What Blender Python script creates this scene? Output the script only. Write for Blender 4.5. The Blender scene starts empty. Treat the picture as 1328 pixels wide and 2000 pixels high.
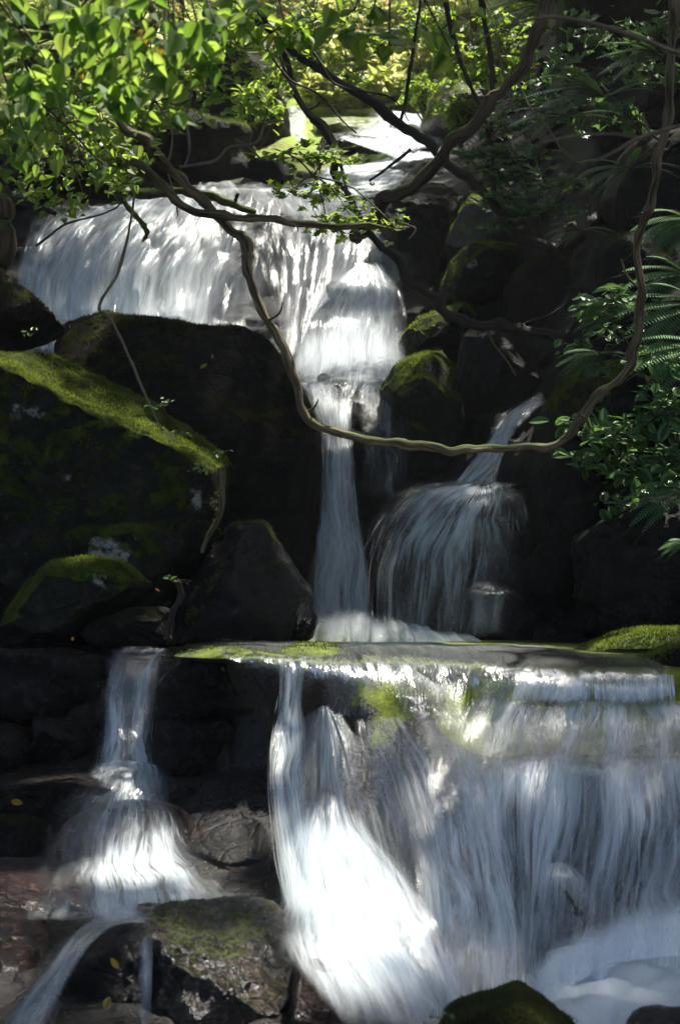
import bpy, math, random
import numpy as np
from mathutils import Vector

# ------------------------------------------------------------------ camera, light, exposure
SC = bpy.context.scene
COL = SC.collection
F = 3078.0                     # focal length in photo pixels
CAM = np.array([0.0, 0.0, 0.263])
TH = math.atan(155 / F)
cam = bpy.data.cameras.new("camera"); co = bpy.data.objects.new("camera", cam); COL.objects.link(co)
co.location = CAM.tolist(); co.rotation_euler = (math.pi / 2 + TH, 0, 0)
cam.sensor_fit = 'VERTICAL'; cam.sensor_height = 24.0; cam.lens = F / 2000 * 24
cam.clip_start = 0.05; cam.clip_end = 500
cam.dof.use_dof = True; cam.dof.focus_distance = 7.6; cam.dof.aperture_fstop = 2.8
SC.camera = co
SUN = np.array([0.30, 0.26, 0.92]); SUN /= np.linalg.norm(SUN)
w = bpy.data.worlds.new("World"); SC.world = w; w.use_nodes = True
wn = w.node_tree.nodes; wl = w.node_tree.links
sky = wn.new('ShaderNodeTexSky'); sky.sky_type = 'NISHITA'; sky.sun_disc = False
sky.dust_density = 3.0; sky.air_density = .8
sky.sun_elevation = math.asin(SUN[2]); sky.sun_rotation = math.atan2(SUN[0], SUN[1])
wl.new(sky.outputs[0], wn['Background'].inputs[0]); wn['Background'].inputs[1].default_value = 0.11
sl = bpy.data.lights.new("sun", 'SUN'); sl.energy = 5.0; sl.angle = math.radians(0.8); sl.color = (1, 0.95, 0.86)
so = bpy.data.objects.new("sun", sl); COL.objects.link(so); so.location = (3, 3, 12)
so.rotation_euler = Vector(SUN.tolist()).to_track_quat('Z', 'Y').to_euler()
SC.view_settings.view_transform = 'Standard'; SC.view_settings.look = 'None'
SC.view_settings.gamma = 1; SC.view_settings.exposure = 1.4
SC.cycles.max_bounces = 6; SC.cycles.diffuse_bounces = 3; SC.cycles.glossy_bounces = 2
SC.cycles.transmission_bounces = 4; SC.cycles.transparent_max_bounces = 24
SC.cycles.sample_clamp_indirect = 3.0; SC.cycles.sample_clamp_direct = 12.0
SC.cycles.caustics_reflective = False; SC.cycles.caustics_refractive = False
SC.cycles.use_denoising = True
rng = np.random.default_rng(7); random.seed(7)

# ------------------------------------------------------------------ maths helpers
FW = np.array([0, math.cos(TH), math.sin(TH)]); UP = np.array([0, -math.sin(TH), math.cos(TH)])
def at(px, py, Y):
    px = np.asarray(px, float); py = np.asarray(py, float); Y = np.asarray(Y, float)
    px, py, Y = np.broadcast_arrays(px, py, Y)
    d = FW + ((px - 664) / F)[..., None] * np.array([1., 0, 0]) + ((1000 - py) / F)[..., None] * UP
    return CAM + d * (Y / d[..., 1])[..., None]
def hsh(i, j, k, s):
    n = (i.astype(np.int64) * 374761393 + j.astype(np.int64) * 668265263 + k.astype(np.int64) * 2147483647 + s * 974634777) & 0xffffffff
    n = ((n ^ (n >> 13)) * 1274126177) & 0xffffffff
    n = ((n ^ (n >> 15)) * 2246822519) & 0xffffffff
    return ((n ^ (n >> 16)) & 0xffffff) / float(0xffffff)
def vn(p, s=0):
    p = np.asarray(p, float); i = np.floor(p); f = p - i; f = f * f * (3 - 2 * f); i = i.astype(np.int64)
    r = 0
    for a in (0, 1):
        wa = f[..., 0] if a else 1 - f[..., 0]
        for b in (0, 1):
            wb = f[..., 1] if b else 1 - f[..., 1]
            for c in (0, 1):
                wc = f[..., 2] if c else 1 - f[..., 2]
                r = r + wa * wb * wc * hsh(i[..., 0] + a, i[..., 1] + b, i[..., 2] + c, s)
    return r * 2 - 1
def fbm(p, o=4, s=0, g=0.5):
    r = 0; a = 1; t = 0
    for k in range(o):
        r = r + a * vn(p * 2 ** k + 17.3 * k, s + k); t += a; a *= g
    return r / t
def cell(p, s=0):            # random value per worley cell and distance to its edge
    i = np.floor(p).astype(np.int64); best = np.full(p.shape[:-1], 9.); sec = best.copy(); val = np.zeros(p.shape[:-1])
    for a in (-1, 0, 1):
        for b in (-1, 0, 1):
            for c in (-1, 0, 1):
                q = i + np.array([a, b, c])
                fx = np.stack([hsh(q[..., 0], q[..., 1], q[..., 2], s + m) for m in (1, 2, 3)], -1) + q
                d = np.linalg.norm(fx - p, axis=-1); v = hsh(q[..., 0], q[..., 1], q[..., 2], s + 4)
                cl = d < best; sec = np.where(cl, best, np.minimum(sec, d)); val = np.where(cl, v, val); best = np.where(cl, d, best)
    return val, sec - best
def cr(P, n):
    P = np.asarray(P, float); k = len(P); t = np.linspace(0, k - 1, n); i = np.clip(t.astype(int), 0, k - 2)
    f = (t - i).reshape((-1,) + (1,) * (P.ndim - 1))
    p0 = P[np.clip(i - 1, 0, k - 1)]; p1 = P[i]; p2 = P[i + 1]; p3 = P[np.clip(i + 2, 0, k - 1)]
    return 0.5 * (2 * p1 + (p2 - p0) * f + (2 * p0 - 5 * p1 + 4 * p2 - p3) * f ** 2 + (3 * p1 - p0 - 3 * p2 + p3) * f ** 3)
def unit(v): return v / (np.linalg.norm(v, axis=-1, keepdims=True) + 1e-9)
def sst(a, b, x):
    t = np.clip((x - a) / (b - a), 0, 1); return t * t * (3 - 2 * t)

# ------------------------------------------------------------------ object helpers
def link(name, data, parent=None):
    o = bpy.data.objects.new(name, data); COL.objects.link(o)
    if parent: o.parent = parent
    return o
def tag(o, label=None, cat=None, group=None, kind=None):
    if label: o["label"] = label
    if cat: o["category"] = cat
    if group: o["group"] = group
    if kind: o["kind"] = kind
    return o
def mk(name, V, Fc, mat, parent=None, uv=None, attrs=None, smooth=True, origin=None):
    V = np.asarray(V, np.float32)
    if origin is None and parent is None: origin = np.array([V[:, 0].mean(), V[:, 1].mean(), V[:, 2].min()])
    if parent is not None: origin = np.array(parent.location) + (np.array(parent.parent.location) if parent.parent else 0)
    V = V - np.asarray(origin, np.float32)
    Fc = np.asarray(Fc, np.int32); m = bpy.data.meshes.new(name); nf, k = Fc.shape
    m.vertices.add(len(V)); m.vertices.foreach_set("co", V.astype(np.float32).ravel())
    m.loops.add(nf * k); m.loops.foreach_set("vertex_index", Fc.ravel())
    m.polygons.add(nf); m.polygons.foreach_set("loop_start", np.arange(0, nf * k, k, dtype=np.int32))
    m.update(calc_edges=True)
    if smooth: m.polygons.foreach_set("use_smooth", np.ones(nf, bool))
    if uv is not None:
        l = m.uv_layers.new(name="UVMap"); l.data.foreach_set("uv", np.asarray(uv, np.float32)[Fc.ravel()].ravel())
    for an, av in (attrs or {}).items():
        a = m.attributes.new(an, 'FLOAT', 'POINT'); a.data.foreach_set("value", np.asarray(av, np.float32).ravel())
    m.materials.append(mat)
    o = link(name, m, parent)
    if parent is None: o.location = [float(c) for c in origin]
    return o
def empty(name, loc, label, cat, group=None):
    o = link(name, None); o.location = [float(c) for c in loc]; o.empty_display_size = .1
    return tag(o, label, cat, group)
def gridf(nu, nv, off=0, wrap=False):
    a = np.arange(nu - (0 if wrap else 1)); b = np.arange(nv - 1); A, B = np.meshgrid(a, b, indexing='ij'); A2 = (A + 1) % nu
    return np.stack([A * nv + B, A2 * nv + B, A2 * nv + B + 1, A * nv + B + 1], -1).reshape(-1, 4) + off

# ------------------------------------------------------------------ materials
class NT:
    def __init__(s, name):
        s.m = bpy.data.materials.new(name); s.m.use_nodes = True; s.t = s.m.node_tree; s.t.nodes.clear()
        s.out = s.t.nodes.new('ShaderNodeOutputMaterial')
    def n(s, typ, ins=None, **kw):
        x = s.t.nodes.new(typ)
        for k, v in kw.items(): setattr(x, k, v)
        for k, v in (ins or {}).items():
            i = x.inputs[k]
            if hasattr(v, 'bl_idname') or isinstance(v, bpy.types.NodeSocket):
                s.t.links.new(v if isinstance(v, bpy.types.NodeSocket) else v.outputs[0], i)
            else: i.default_value = v
        return x
    def math(s, op, a, b=0., c=0., clamp=False): return s.n('ShaderNodeMath', {0: a, 1: b, 2: c}, operation=op, use_clamp=clamp).outputs[0]
    def ss(s, x, a, b): return s.n('ShaderNodeMapRange', {0: x, 1: a, 2: b, 3: 0., 4: 1.}, interpolation_type='SMOOTHSTEP').outputs[0]
    def mix(s, f, a, b, bt='MIX'):
        x = s.n('ShaderNodeMix', data_type='RGBA', blend_type=bt)
        for k, v in ((0, f), (6, a), (7, b)):
            if isinstance(v, bpy.types.NodeSocket): s.t.links.new(v, x.inputs[k])
            else: x.inputs[k].default_value = (v if k == 0 else tuple(v) + (1,)) 
        return x.outputs[2]
    def noise(s, vec, sc, det=4., rough=.55, dist=0., w=None):
        return s.n('ShaderNodeTexNoise', {'Vector': vec, 'Scale': sc, 'Detail': det, 'Roughness': rough, 'Distortion': dist}).outputs[0]
    def fin(s, sh): s.t.links.new(sh if isinstance(sh, bpy.types.NodeSocket) else sh.outputs[0], s.out.inputs[0]); return s.m
def rock_mat(name, cols, moss=0.0, mosscol=((.035, .06, .006), (.10, .14, .012)), rough=.38, scale=1., lichen=0., mossz=.35, spec=.5, sunlit_litter=0., bd=.045):
    t = NT(name); g = t.n('ShaderNodeNewGeometry'); P = g.outputs['Position']
    n1 = t.noise(P, 2.2 * scale, 6.); n2 = t.noise(P, 14. * scale, 6., .65); n3 = t.noise(P, 70., 4., .7)
    base = t.mix(t.ss(n1, .38, .62), cols[0], cols[1]); base = t.mix(t.ss(n2, .5, .68), base, cols[2])
    nz = t.n('ShaderNodeSeparateXYZ', {0: g.outputs['Normal']}).outputs[2]
    h = t.math('ADD', t.math('MULTIPLY', n1, .5), t.math('ADD', t.math('MULTIPLY', n2, .35), t.math('MULTIPLY', n3, .20)))
    vr = t.n('ShaderNodeTexVoronoi', {'Vector': P, 'Scale': 5.5 * scale}, feature='DISTANCE_TO_EDGE')
    h = t.math('ADD', h, t.math('MULTIPLY', t.ss(vr.outputs[0], 0., .06), .06))
    r = t.math('ADD', t.math('MULTIPLY', n2, .35), rough - .17)
    if lichen:
        lm = t.math('MULTIPLY', t.ss(t.noise(P, 3.1, 5., .6), .66 - lichen * .1, .70 - lichen * .1), t.ss(n2, .3, .5))
        base = t.mix(lm, base, (.22, .23, .2)); 
    if moss:
        mn = t.math('ADD', nz, t.math('MULTIPLY', t.math('SUBTRACT', t.noise(P, 5., 7., .72), .5), 3.0))
        mm = t.ss(mn, mossz + .55 - moss * .7, mossz + .85 - moss * .7)
        mc = t.mix(t.ss(t.noise(P, 9., 5., .7), .35, .68), mosscol[0], mosscol[1])
        mb = t.noise(P, 160., 3., .8)
        mc = t.mix(t.math('MULTIPLY', t.ss(mb, .3, .5), 1.), t.mix(.6, mc, (.01, .015, .002)), mc)
        base = t.mix(mm, base, mc)
        h = t.math('ADD', h, t.math('MULTIPLY', mm, t.math('ADD', t.math('MULTIPLY', mb, .35), .1)))
        r = t.math('ADD', r, t.math('MULTIPLY', mm, .5), clamp=True)
    if sunlit_litter:
        pz = t.n('ShaderNodeSeparateXYZ', {0: P})
        far = t.ss(t.math("SUBTRACT", pz.outputs[1], t.math("MULTIPLY", t.math("MAXIMUM", pz.outputs[0], 0.), 1.6)), 13., 15.5)
        lc = t.mix(t.ss(t.noise(P, 18., 4., .8), .4, .62), (.10, .10, .03), (.42, .40, .14))  # far leaf litter, its colour brightened to look sunlit
        lc = t.mix(t.ss(t.noise(P, 1.5, 4.), .35, .55), lc, (.22, .30, .05))
        r = t.math('ADD', r, t.math('MULTIPLY', t.ss(pz.outputs[2], .1, .5), .45), clamp=True)
        base = t.mix(far, base, lc); r = t.math('ADD', r, t.math('MULTIPLY', far, .5), clamp=True)
    b = t.n('ShaderNodeBump', {'Height': h, 'Strength': 1., 'Distance': bd})
    return t.fin(t.n('ShaderNodeBsdfPrincipled', {'Base Color': base, 'Roughness': r, 'Normal': b, 'Specular IOR Level': spec}))
WET = ((.004, .0035, .003), (.010, .008, .0065), (.028, .019, .014))
M_bed = rock_mat("wet_bed_rock", WET, moss=.0, rough=.3, sunlit_litter=1., spec=.3)
M_wet = rock_mat("wet_rock", WET, rough=.24, spec=.18, scale=1.5, bd=.09)
M_pebbly = rock_mat("pebbly_wet_rock", ((.012, .010, .007), (.05, .038, .026), (.13, .11, .09)), moss=.1, mosscol=((.04, .055, .006), (.13, .16, .015)), rough=.24, scale=2.6, mossz=.45, bd=.10)
M_glossy = rock_mat("shiny_wet_rock", ((.005, .005, .005), (.009, .009, .009), (.018, .016, .014)), moss=.35, mosscol=((.03, .035, .006), (.07, .07, .012)), rough=.08, scale=3.2, mossz=.7, spec=.3, bd=.08)
M_brown = rock_mat("brown_wet_rock", ((.016, .009, .006), (.038, .020, .013), (.085, .045, .03)), rough=.18, scale=2.2, spec=.5, bd=.11)
M_mossy = rock_mat("mossy_rock", ((.005, .006, .003), (.012, .013, .007), (.03, .027, .02)), moss=.75, rough=.6, lichen=.3, spec=.12)
M_bigmoss = rock_mat("huge_boulder_rock", ((.006, .007, .004), (.014, .014, .008), (.035, .03, .022)), moss=.85, mosscol=((.018, .03, .004), (.075, .10, .010)), rough=.6, lichen=.45, spec=.12, mossz=.12)
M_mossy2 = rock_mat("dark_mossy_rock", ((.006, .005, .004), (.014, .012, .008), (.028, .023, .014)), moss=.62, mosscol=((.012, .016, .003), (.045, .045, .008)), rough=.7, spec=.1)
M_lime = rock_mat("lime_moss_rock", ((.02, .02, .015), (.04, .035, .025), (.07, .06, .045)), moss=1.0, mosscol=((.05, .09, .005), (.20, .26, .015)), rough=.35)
M_pale = rock_mat("sunlit_tone_slab_rock", ((.3, .31, .24), (.42, .44, .34), (.5, .5, .42)), moss=.35, mosscol=((.10, .15, .02), (.24, .28, .05)), rough=.4)  # pale tone raised to give the slab its blown-out sunlight
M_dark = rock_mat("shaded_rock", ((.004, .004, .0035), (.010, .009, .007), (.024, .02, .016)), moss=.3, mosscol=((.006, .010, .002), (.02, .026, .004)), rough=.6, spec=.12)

def water_mat(name, us=40., vs=1.3, foamcol=(.80, .86, .89), film=.08, kk=7.5, gcol=(.95, .97, .95), gr=.22, bs=.7, gap=.75, base=.5):
    t = NT(name); uv = t.n('ShaderNodeUVMap').outputs[0]
    d = t.n('ShaderNodeAttribute', attribute_name='dens').outputs['Fac']
    g = t.n('ShaderNodeNewGeometry')
    wob = t.n('ShaderNodeVectorMath', {0: t.n('ShaderNodeTexNoise', {'Vector': uv, 'Scale': 1.6, 'Detail': 2.}).outputs['Color'], 1: (.22, .0, 0)}, operation='MULTIPLY').outputs[0]
    uvw = t.n('ShaderNodeVectorMath', {0: uv, 1: wob}, operation='ADD').outputs[0]
    def st(a, b, det=5.):
        mp = t.n('ShaderNodeMapping', {'Vector': uvw, 'Scale': (a, b, 1.)}); return t.noise(mp.outputs[0], 1., det, .62)
    s1 = st(us, vs); s2 = st(us * .28, vs * 1.1, 3.); s3 = st(us * 4.5, vs * 2.2, 3.)
    s = t.math('ADD', t.math('MULTIPLY', s1, .48), t.math('ADD', t.math('MULTIPLY', s2, .38), t.math('MULTIPLY', s3, .14)))
    e = t.math('SUBTRACT', s, .5)
    a = t.math('MULTIPLY', d, t.math('MAXIMUM', t.math('ADD', t.math('MULTIPLY', e, kk), base), .03), clamp=True)
    pt = t.ss(t.math('ADD', t.math('MULTIPLY', st(us * .13, vs * 1.1, 3.), .7), t.math('MULTIPLY', s2, .3)), .42, .56)
    a = t.math('MULTIPLY', a, t.math('ADD', t.math('MULTIPLY', pt, gap), t.math('ADD', 1. - gap, t.math('MULTIPLY', t.ss(d, .9, 1.3), gap))), clamp=True)
    a = t.math('MULTIPLY', a, 1.25, clamp=True)
    bump = t.n('ShaderNodeBump', {'Height': s, 'Strength': bs, 'Distance': .05})
    dif = t.n('ShaderNodeBsdfDiffuse', {'Color': foamcol + (1,), 'Normal': bump})
    tr = t.n('ShaderNodeBsdfTranslucent', {'Color': foamcol + (1,), 'Normal': bump})
    foam = t.n('ShaderNodeMixShader', {0: .42, 1: dif, 2: tr})
    gl = t.n('ShaderNodeBsdfGlossy', {'Color': gcol + (1,), 'Roughness': gr, 'Normal': bump})
    lw = t.n('ShaderNodeFresnel', {'IOR': 1.33, 'Normal': bump})
    tp = t.n('ShaderNodeBsdfTransparent')
    body = t.n('ShaderNodeMixShader', {0: a, 1: tp, 2: foam})
    ff = t.math('MULTIPLY', t.math('MULTIPLY', lw.outputs[0], film), t.ss(d, 0., .25), clamp=True)
    return t.fin(t.n('ShaderNodeMixShader', {0: ff, 1: body, 2: gl}))
M_fall = water_mat("falling_water")
M_silk = water_mat("silky_water", us=34., vs=.7, kk=6.5, film=.05, bs=.6, gap=.6)
M_upper = water_mat("upper_fall_water", us=20., vs=.6, kk=4.8, film=.05, bs=.5, gap=.6, base=.55)
M_film = water_mat("water_film", us=44., vs=1.8, film=.22, kk=8., gap=.8)
M_lip = water_mat("glinting_lip_water", us=13., vs=1.3, film=1., kk=6., gr=.2, bs=.55, gap=.8)  # white foam thickened along the lip also stands in for sun sparkle
M_foam = water_mat("white_foam", us=5., vs=3.5, film=.2, kk=1.6, gap=.25, base=.7)
def strand_mat():
    t = NT("water_strands"); d = t.n('ShaderNodeAttribute', attribute_name='dens').outputs['Fac']
    c = (.82, .87, .88, 1)
    f = t.n('ShaderNodeMixShader', {0: .5, 1: t.n('ShaderNodeBsdfDiffuse', {'Color': c}), 2: t.n('ShaderNodeBsdfTranslucent', {'Color': c})})
    return t.fin(t.n('ShaderNodeMixShader', {0: d, 1: t.n('ShaderNodeBsdfTransparent'), 2: f}))
M_strand = strand_mat()
def pool_mat():
    t = NT("shallow_stream_water"); P = t.n('ShaderNodeNewGeometry').outputs['Position']
    mp = t.n('ShaderNodeMapping', {'Vector': P, 'Scale': (9., 4., 4.)})
    n = t.noise(mp.outputs[0], 1., 5., .6)
    b = t.n('ShaderNodeBump', {'Height': n, 'Strength': 1., 'Distance': .09})
    gl = t.n('ShaderNodeBsdfGlossy', {'Color': (1, 1, 1, 1), 'Roughness': .16, 'Normal': b})
    fr = t.n('ShaderNodeFresnel', {'IOR': 1.33, 'Normal': b})
    tp = t.n('ShaderNodeBsdfTransparent', {'Color': (.75, .8, .7, 1)})
    return t.fin(t.n('ShaderNodeMixShader', {0: fr.outputs[0], 1: tp, 2: gl}))
M_pool = pool_mat()
def leaf_mat(name, c1, c2, trans=.5, tc=None, rough=.4, hi=None):
    t = NT(name); r = t.n('ShaderNodeAttribute', attribute_name='rnd').outputs['Fac']
    c = t.mix(r, c1, c2)
    tcol = t.mix(r, *(tc or (tuple(2.2 * x for x in c1), tuple(2.2 * x for x in c2))))
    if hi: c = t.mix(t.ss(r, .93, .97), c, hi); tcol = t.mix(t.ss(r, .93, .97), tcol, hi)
    d = t.n('ShaderNodeBsdfPrincipled', {'Base Color': c, 'Roughness': rough, 'Specular IOR Level': .45})
    x = t.n('ShaderNodeBsdfTranslucent', {'Color': tcol})
    return t.fin(t.n('ShaderNodeMixShader', {0: trans, 1: d, 2: x}))
M_leafL = leaf_mat("broad_leaf", (.045, .10, .02), (.09, .16, .035), .5, ((.22, .42, .04), (.46, .64, .09)), .7)
M_leafY = leaf_mat("yellow_leaf", (.35, .24, .03), (.4, .3, .04), .4, ((.6, .42, .04), (.7, .5, .05)))
M_leafO = leaf_mat("orange_leaf", (.45, .16, .02), (.5, .22, .03), .3, ((.5, .2, .02), (.6, .25, .03)))
M_leafD = leaf_mat("shade_leaf", (.05, .11, .035), (.10, .18, .06), .3, ((.12, .26, .05), (.2, .36, .07)), .3)
M_leafB = leaf_mat("sunlit_leaf", (.20, .25, .05), (.42, .44, .14), .5, ((.70, .80, .16), (.92, .92, .45)), .5, hi=(.5, .3, .12))  # backlit glow of the background is put into this brighter leaf colour
M_leafM = leaf_mat("midground_leaf", (.05, .11, .018), (.11, .17, .03), .5, ((.26, .44, .04), (.52, .66, .09)), .5)
M_leafC = leaf_mat("canopy_leaf", (.03, .06, .015), (.05, .09, .02), .2, ((.05, .10, .02), (.08, .14, .03)), .5)
M_fern = leaf_mat("fern_frond", (.07, .17, .06), (.13, .26, .09), .3, ((.08, .18, .03), (.12, .24, .05)), .35)
M_mossT = leaf_mat("moss_tuft", (.03, .05, .005), (.12, .16, .015), .45, ((.06, .09, .01), (.26, .32, .02)), .8)
M_mossTd = leaf_mat("dark_moss_tuft", (.018, .025, .004), (.05, .055, .01), .4, ((.05, .07, .01), (.1, .11, .015)), .8)
def bark_mat(name, c1, c2, c3, moss=0.):
    t = NT(name); uv = t.n('ShaderNodeUVMap').outputs[0]; g = t.n('ShaderNodeNewGeometry')
    mp = t.n('ShaderNodeMapping', {'Vector': uv, 'Scale': (14., 5., 1.)})
    n = t.noise(mp.outputs[0], 1., 6., .65, .6); n2 = t.noise(g.outputs['Position'], 7., 4.)
    c = t.mix(t.ss(n, .35, .62), c1, c2); c = t.mix(t.ss(n2, .52, .68), c, c3)
    if moss:
        nz = t.n('ShaderNodeSeparateXYZ', {0: g.outputs['Normal']}).outputs[2]
        mm = t.ss(t.math('ADD', nz, t.math('MULTIPLY', n2, 1.2)), 1.2 - moss, 1.5 - moss)
        c = t.mix(mm, c, t.mix(n, (.03, .05, .005), (.12, .16, .015)))
    b = t.n('ShaderNodeBump', {'Height': n, 'Strength': 1., 'Distance': .02})
    return t.fin(t.n('ShaderNodeBsdfPrincipled', {'Base Color': c, 'Roughness': .75, 'Normal': b, 'Specular IOR Level': .25}))
M_bark = bark_mat("tan_bark", (.03, .022, .013), (.22, .165, .09), (.09, .065, .035), moss=.15)
M_barkD = bark_mat("dark_bark", (.015, .011, .008), (.05, .037, .026), (.03, .025, .018))
M_barkM = bark_mat("mossy_bark", (.02, .014, .01), (.07, .05, .03), (.04, .03, .02), moss=.9)
M_barkB = bark_mat("brown_bark", (.03, .02, .012), (.12, .08, .045), (.07, .05, .03), moss=.25)
M_twig = bark_mat("pale_twig", (.10, .075, .045), (.24, .18, .11), (.18, .13, .08))

# ------------------------------------------------------------------ the stream bed and the banks: one ground sheet
COLS = {
 -700: [(2500,3.0),(2300,3.4),(2000,4.1),(1790,4.9),(1690,5.5),(1600,6.1),(1500,6.6),(1470,7.0),(1268,7.3),(1243,8.9),(900,9.2),(600,10.0),(400,11.0),(200,12.5),(0,14.5),(-400,18),(-900,24)],
 0:    [(2500,3.1),(2300,3.5),(2000,4.3),(1800,4.95),(1780,5.2),(1690,5.55),(1680,5.9),(1600,6.2),(1500,6.7),(1470,7.1),(1268,7.3),(1243,8.9),(900,9.8),(650,11.2),(560,11.8),(430,12.6),(395,13.2),(330,14),(200,15.5),(0,19),(-400,25),(-900,34)],
 300:  [(2500,3.1),(2300,3.5),(2000,4.3),(1820,4.8),(1790,5.1),(1700,5.6),(1600,5.95),(1520,6.3),(1500,6.7),(1400,7.0),(1290,7.15),(1268,7.5),(1243,8.9),(900,9.9),(650,11.2),(560,11.7),(430,12.4),(380,12.9),(350,13.8),(200,16),(0,20),(-400,27),(-900,37)],
 540:  [(2500,3.2),(2300,3.6),(2000,4.3),(1860,4.8),(1790,5.1),(1700,5.5),(1560,5.9),(1500,6.2),(1330,6.4),(1290,6.45),(1275,6.8),(1243,9.0),(1200,9.3),(760,10.2),(650,11.1),(560,11.6),(440,12.1),(380,12.6),(352,13.6),(270,15.5),(210,17.5),(100,21),(0,24),(-400,31),(-900,40)],
 680:  [(2500,3.4),(2300,3.8),(2000,4.4),(1860,4.8),(1700,5.25),(1600,5.5),(1400,5.95),(1320,6.0),(1294,6.05),(1280,6.5),(1246,8.9),(1200,9.3),(770,9.8),(742,10.1),(725,10.9),(560,11.3),(440,12.0),(380,12.6),(352,13.6),(300,15),(210,17.5),(100,21),(0,24),(-400,31),(-900,40)],
 850:  [(2500,3.4),(2300,3.8),(2000,4.5),(1900,4.75),(1700,5.1),(1500,5.45),(1400,5.75),(1320,5.9),(1294,6.1),(1280,6.5),(1246,8.7),(1200,8.9),(950,9.2),(800,9.8),(640,10.8),(500,11.4),(400,12.0),(330,13.4),(240,16),(200,17.5),(100,20.5),(0,23.5),(-400,30),(-900,39)],
 1000: [(2500,3.4),(2300,3.8),(2000,4.6),(1930,4.9),(1700,5.15),(1490,5.35),(1475,5.5),(1380,5.72),(1320,5.78),(1300,6.0),(1285,6.4),(1252,8.4),(1150,8.7),(950,8.9),(940,9.1),(800,9.6),(640,10.4),(480,11.0),(300,12.0),(200,13.4),(0,17),(-400,22),(-900,30)],
 1180: [(2500,3.4),(2300,3.8),(2000,4.6),(1880,4.95),(1700,5.15),(1490,5.3),(1475,5.5),(1380,5.72),(1320,5.78),(1300,6.0),(1288,6.5),(1262,7.8),(1150,8.2),(900,8.6),(700,9.0),(500,9.6),(300,10.4),(100,11.4),(0,12.0),(-400,15),(-900,20)],
 1400: [(2500,3.4),(2300,3.8),(2000,4.6),(1850,4.95),(1700,5.15),(1490,5.3),(1475,5.5),(1380,5.75),(1330,5.8),(1300,6.4),(1200,7.4),(900,7.9),(600,8.5),(300,9.4),(0,10.4),(-400,12),(-900,16)],
 2100: [(2500,3.4),(2000,4.4),(1600,5.0),(1300,5.9),(1000,6.6),(600,7.4),(200,8.4),(-400,10),(-900,13)],
}
_cx = np.array(sorted(COLS)); _cf = [(np.array([a for a, b in COLS[k]][::-1], float), np.array([b for a, b in COLS[k]][::-1], float)) for k in sorted(COLS)]
def Yb(px, py):
    px = np.asarray(px, float); py = np.asarray(py, float); px, py = np.broadcast_arrays(px, py)
    A = np.stack([np.interp(py, a, b) for a, b in _cf], 0)
    i = np.clip(np.searchsorted(_cx, px) - 1, 0, len(_cx) - 2); f = np.clip((px - _cx[i]) / (_cx[i + 1] - _cx[i]), 0, 1)
    f = f * f * (3 - 2 * f)
    return np.take_along_axis(A, i[None], 0)[0] * (1 - f) + np.take_along_axis(A, i[None] + 1, 0)[0] * f
def build_ground():
    xs = np.concatenate([np.linspace(-1500, -60, 50), np.arange(-54, 1390, 6.5), np.linspace(1400, 2800, 50)])
    ys = np.concatenate([np.linspace(2500, 2060, 20), np.arange(2050, -60, -6.), np.linspace(-70, -900, 45)])
    ys = np.sort(np.concatenate([ys, np.arange(1240, 1310, 3.) + .5]))[::-1]
    PX, PY = np.meshgrid(xs, ys, indexing='ij')
    Y = Yb(PX, PY)
    # the surface seen from where it stands: rough it up along depth
    P = at(PX, PY, Y)
    amp = np.interp(PY, [180, 400, 1235, 1250, 1285, 1310, 2000], [.6, .3, .22, .015, .02, .13, .16])
    st, se = cell(P * np.array([2.1, 1.0, 4.6]), 5)
    d = fbm(P * 1.3, 5, 3) * 1.0 + (st - .5) * .9 * sst(0, .12, se) + fbm(P * 6, 3, 9) * .25
    Y2 = Y + d * amp
    P = at(PX, PY, Y2)
    # carry the sheet on, down-valley past the viewer and up to the hilltop
    rows = [P]
    def ext(yv, zv):
        e = P[:, :1].copy(); e[:, 0, 1] = yv; e[:, 0, 2] = zv; e[:, 0, 0] = np.sign(e[:, 0, 0]) * np.abs(e[:, 0, 0]) * 6; return e
    front = [ext(-30, -2.0), ext(-8, -1.7), ext(1.0, -1.5)]
    G = np.concatenate(front + [P], 1); nu, nv = G.shape[:2]
    o = mk("ground", G.reshape(-1, 3), gridf(nu, nv)[:, ::-1], M_bed, origin=(0, 0, 0))
    tag(o, kind="structure", label="dark wet rock bed and banks of the stream rising to a wooded slope")
build_ground()

# ------------------------------------------------------------------ boulders
def scatter_on(V, Fc, n, keep, r):
    a, b, c = V[Fc[:, 0]], V[Fc[:, 1]], V[Fc[:, 2]]
    d = V[Fc[:, 3]] if Fc.shape[1] == 4 else c
    nr = np.cross(c - a, d - b) if Fc.shape[1] == 4 else np.cross(b - a, c - a)
    ar = np.linalg.norm(nr, axis=1); nrm = nr / (ar[:, None] + 1e-12)
    cen = (a + b + c + d) / 4; wgt = ar * keep(cen, nrm); wgt = np.maximum(wgt, 0)
    if wgt.sum() <= 0: return None, None
    idx = r.choice(len(Fc), n, p=wgt / wgt.sum())
    s, t = r.random((2, n, 1)); 
    p = (a[idx] * (1 - s) + b[idx] * s) * (1 - t) + (d[idx] * (1 - s) + c[idx] * s) * t
    return p, nrm[idx]
def tufts(P, N, r, h=.012, wd=.003):
    n = len(P); t1 = unit(r.normal(size=(n, 3))); dirn = unit(N * .8 + r.normal(size=(n, 3)) * .45 + np.array([0, 0, .25]))
    sd = unit(np.cross(dirn, t1)); L = h * (0.5 + r.random((n, 1)))
    V = np.stack([P - sd * wd - N * .002, P + sd * wd - N * .002, P + dirn * L], 1).reshape(-1, 3)
    rn = np.repeat(r.random(n), 3)
    return V, np.arange(n * 3).reshape(-1, 3), rn
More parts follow.
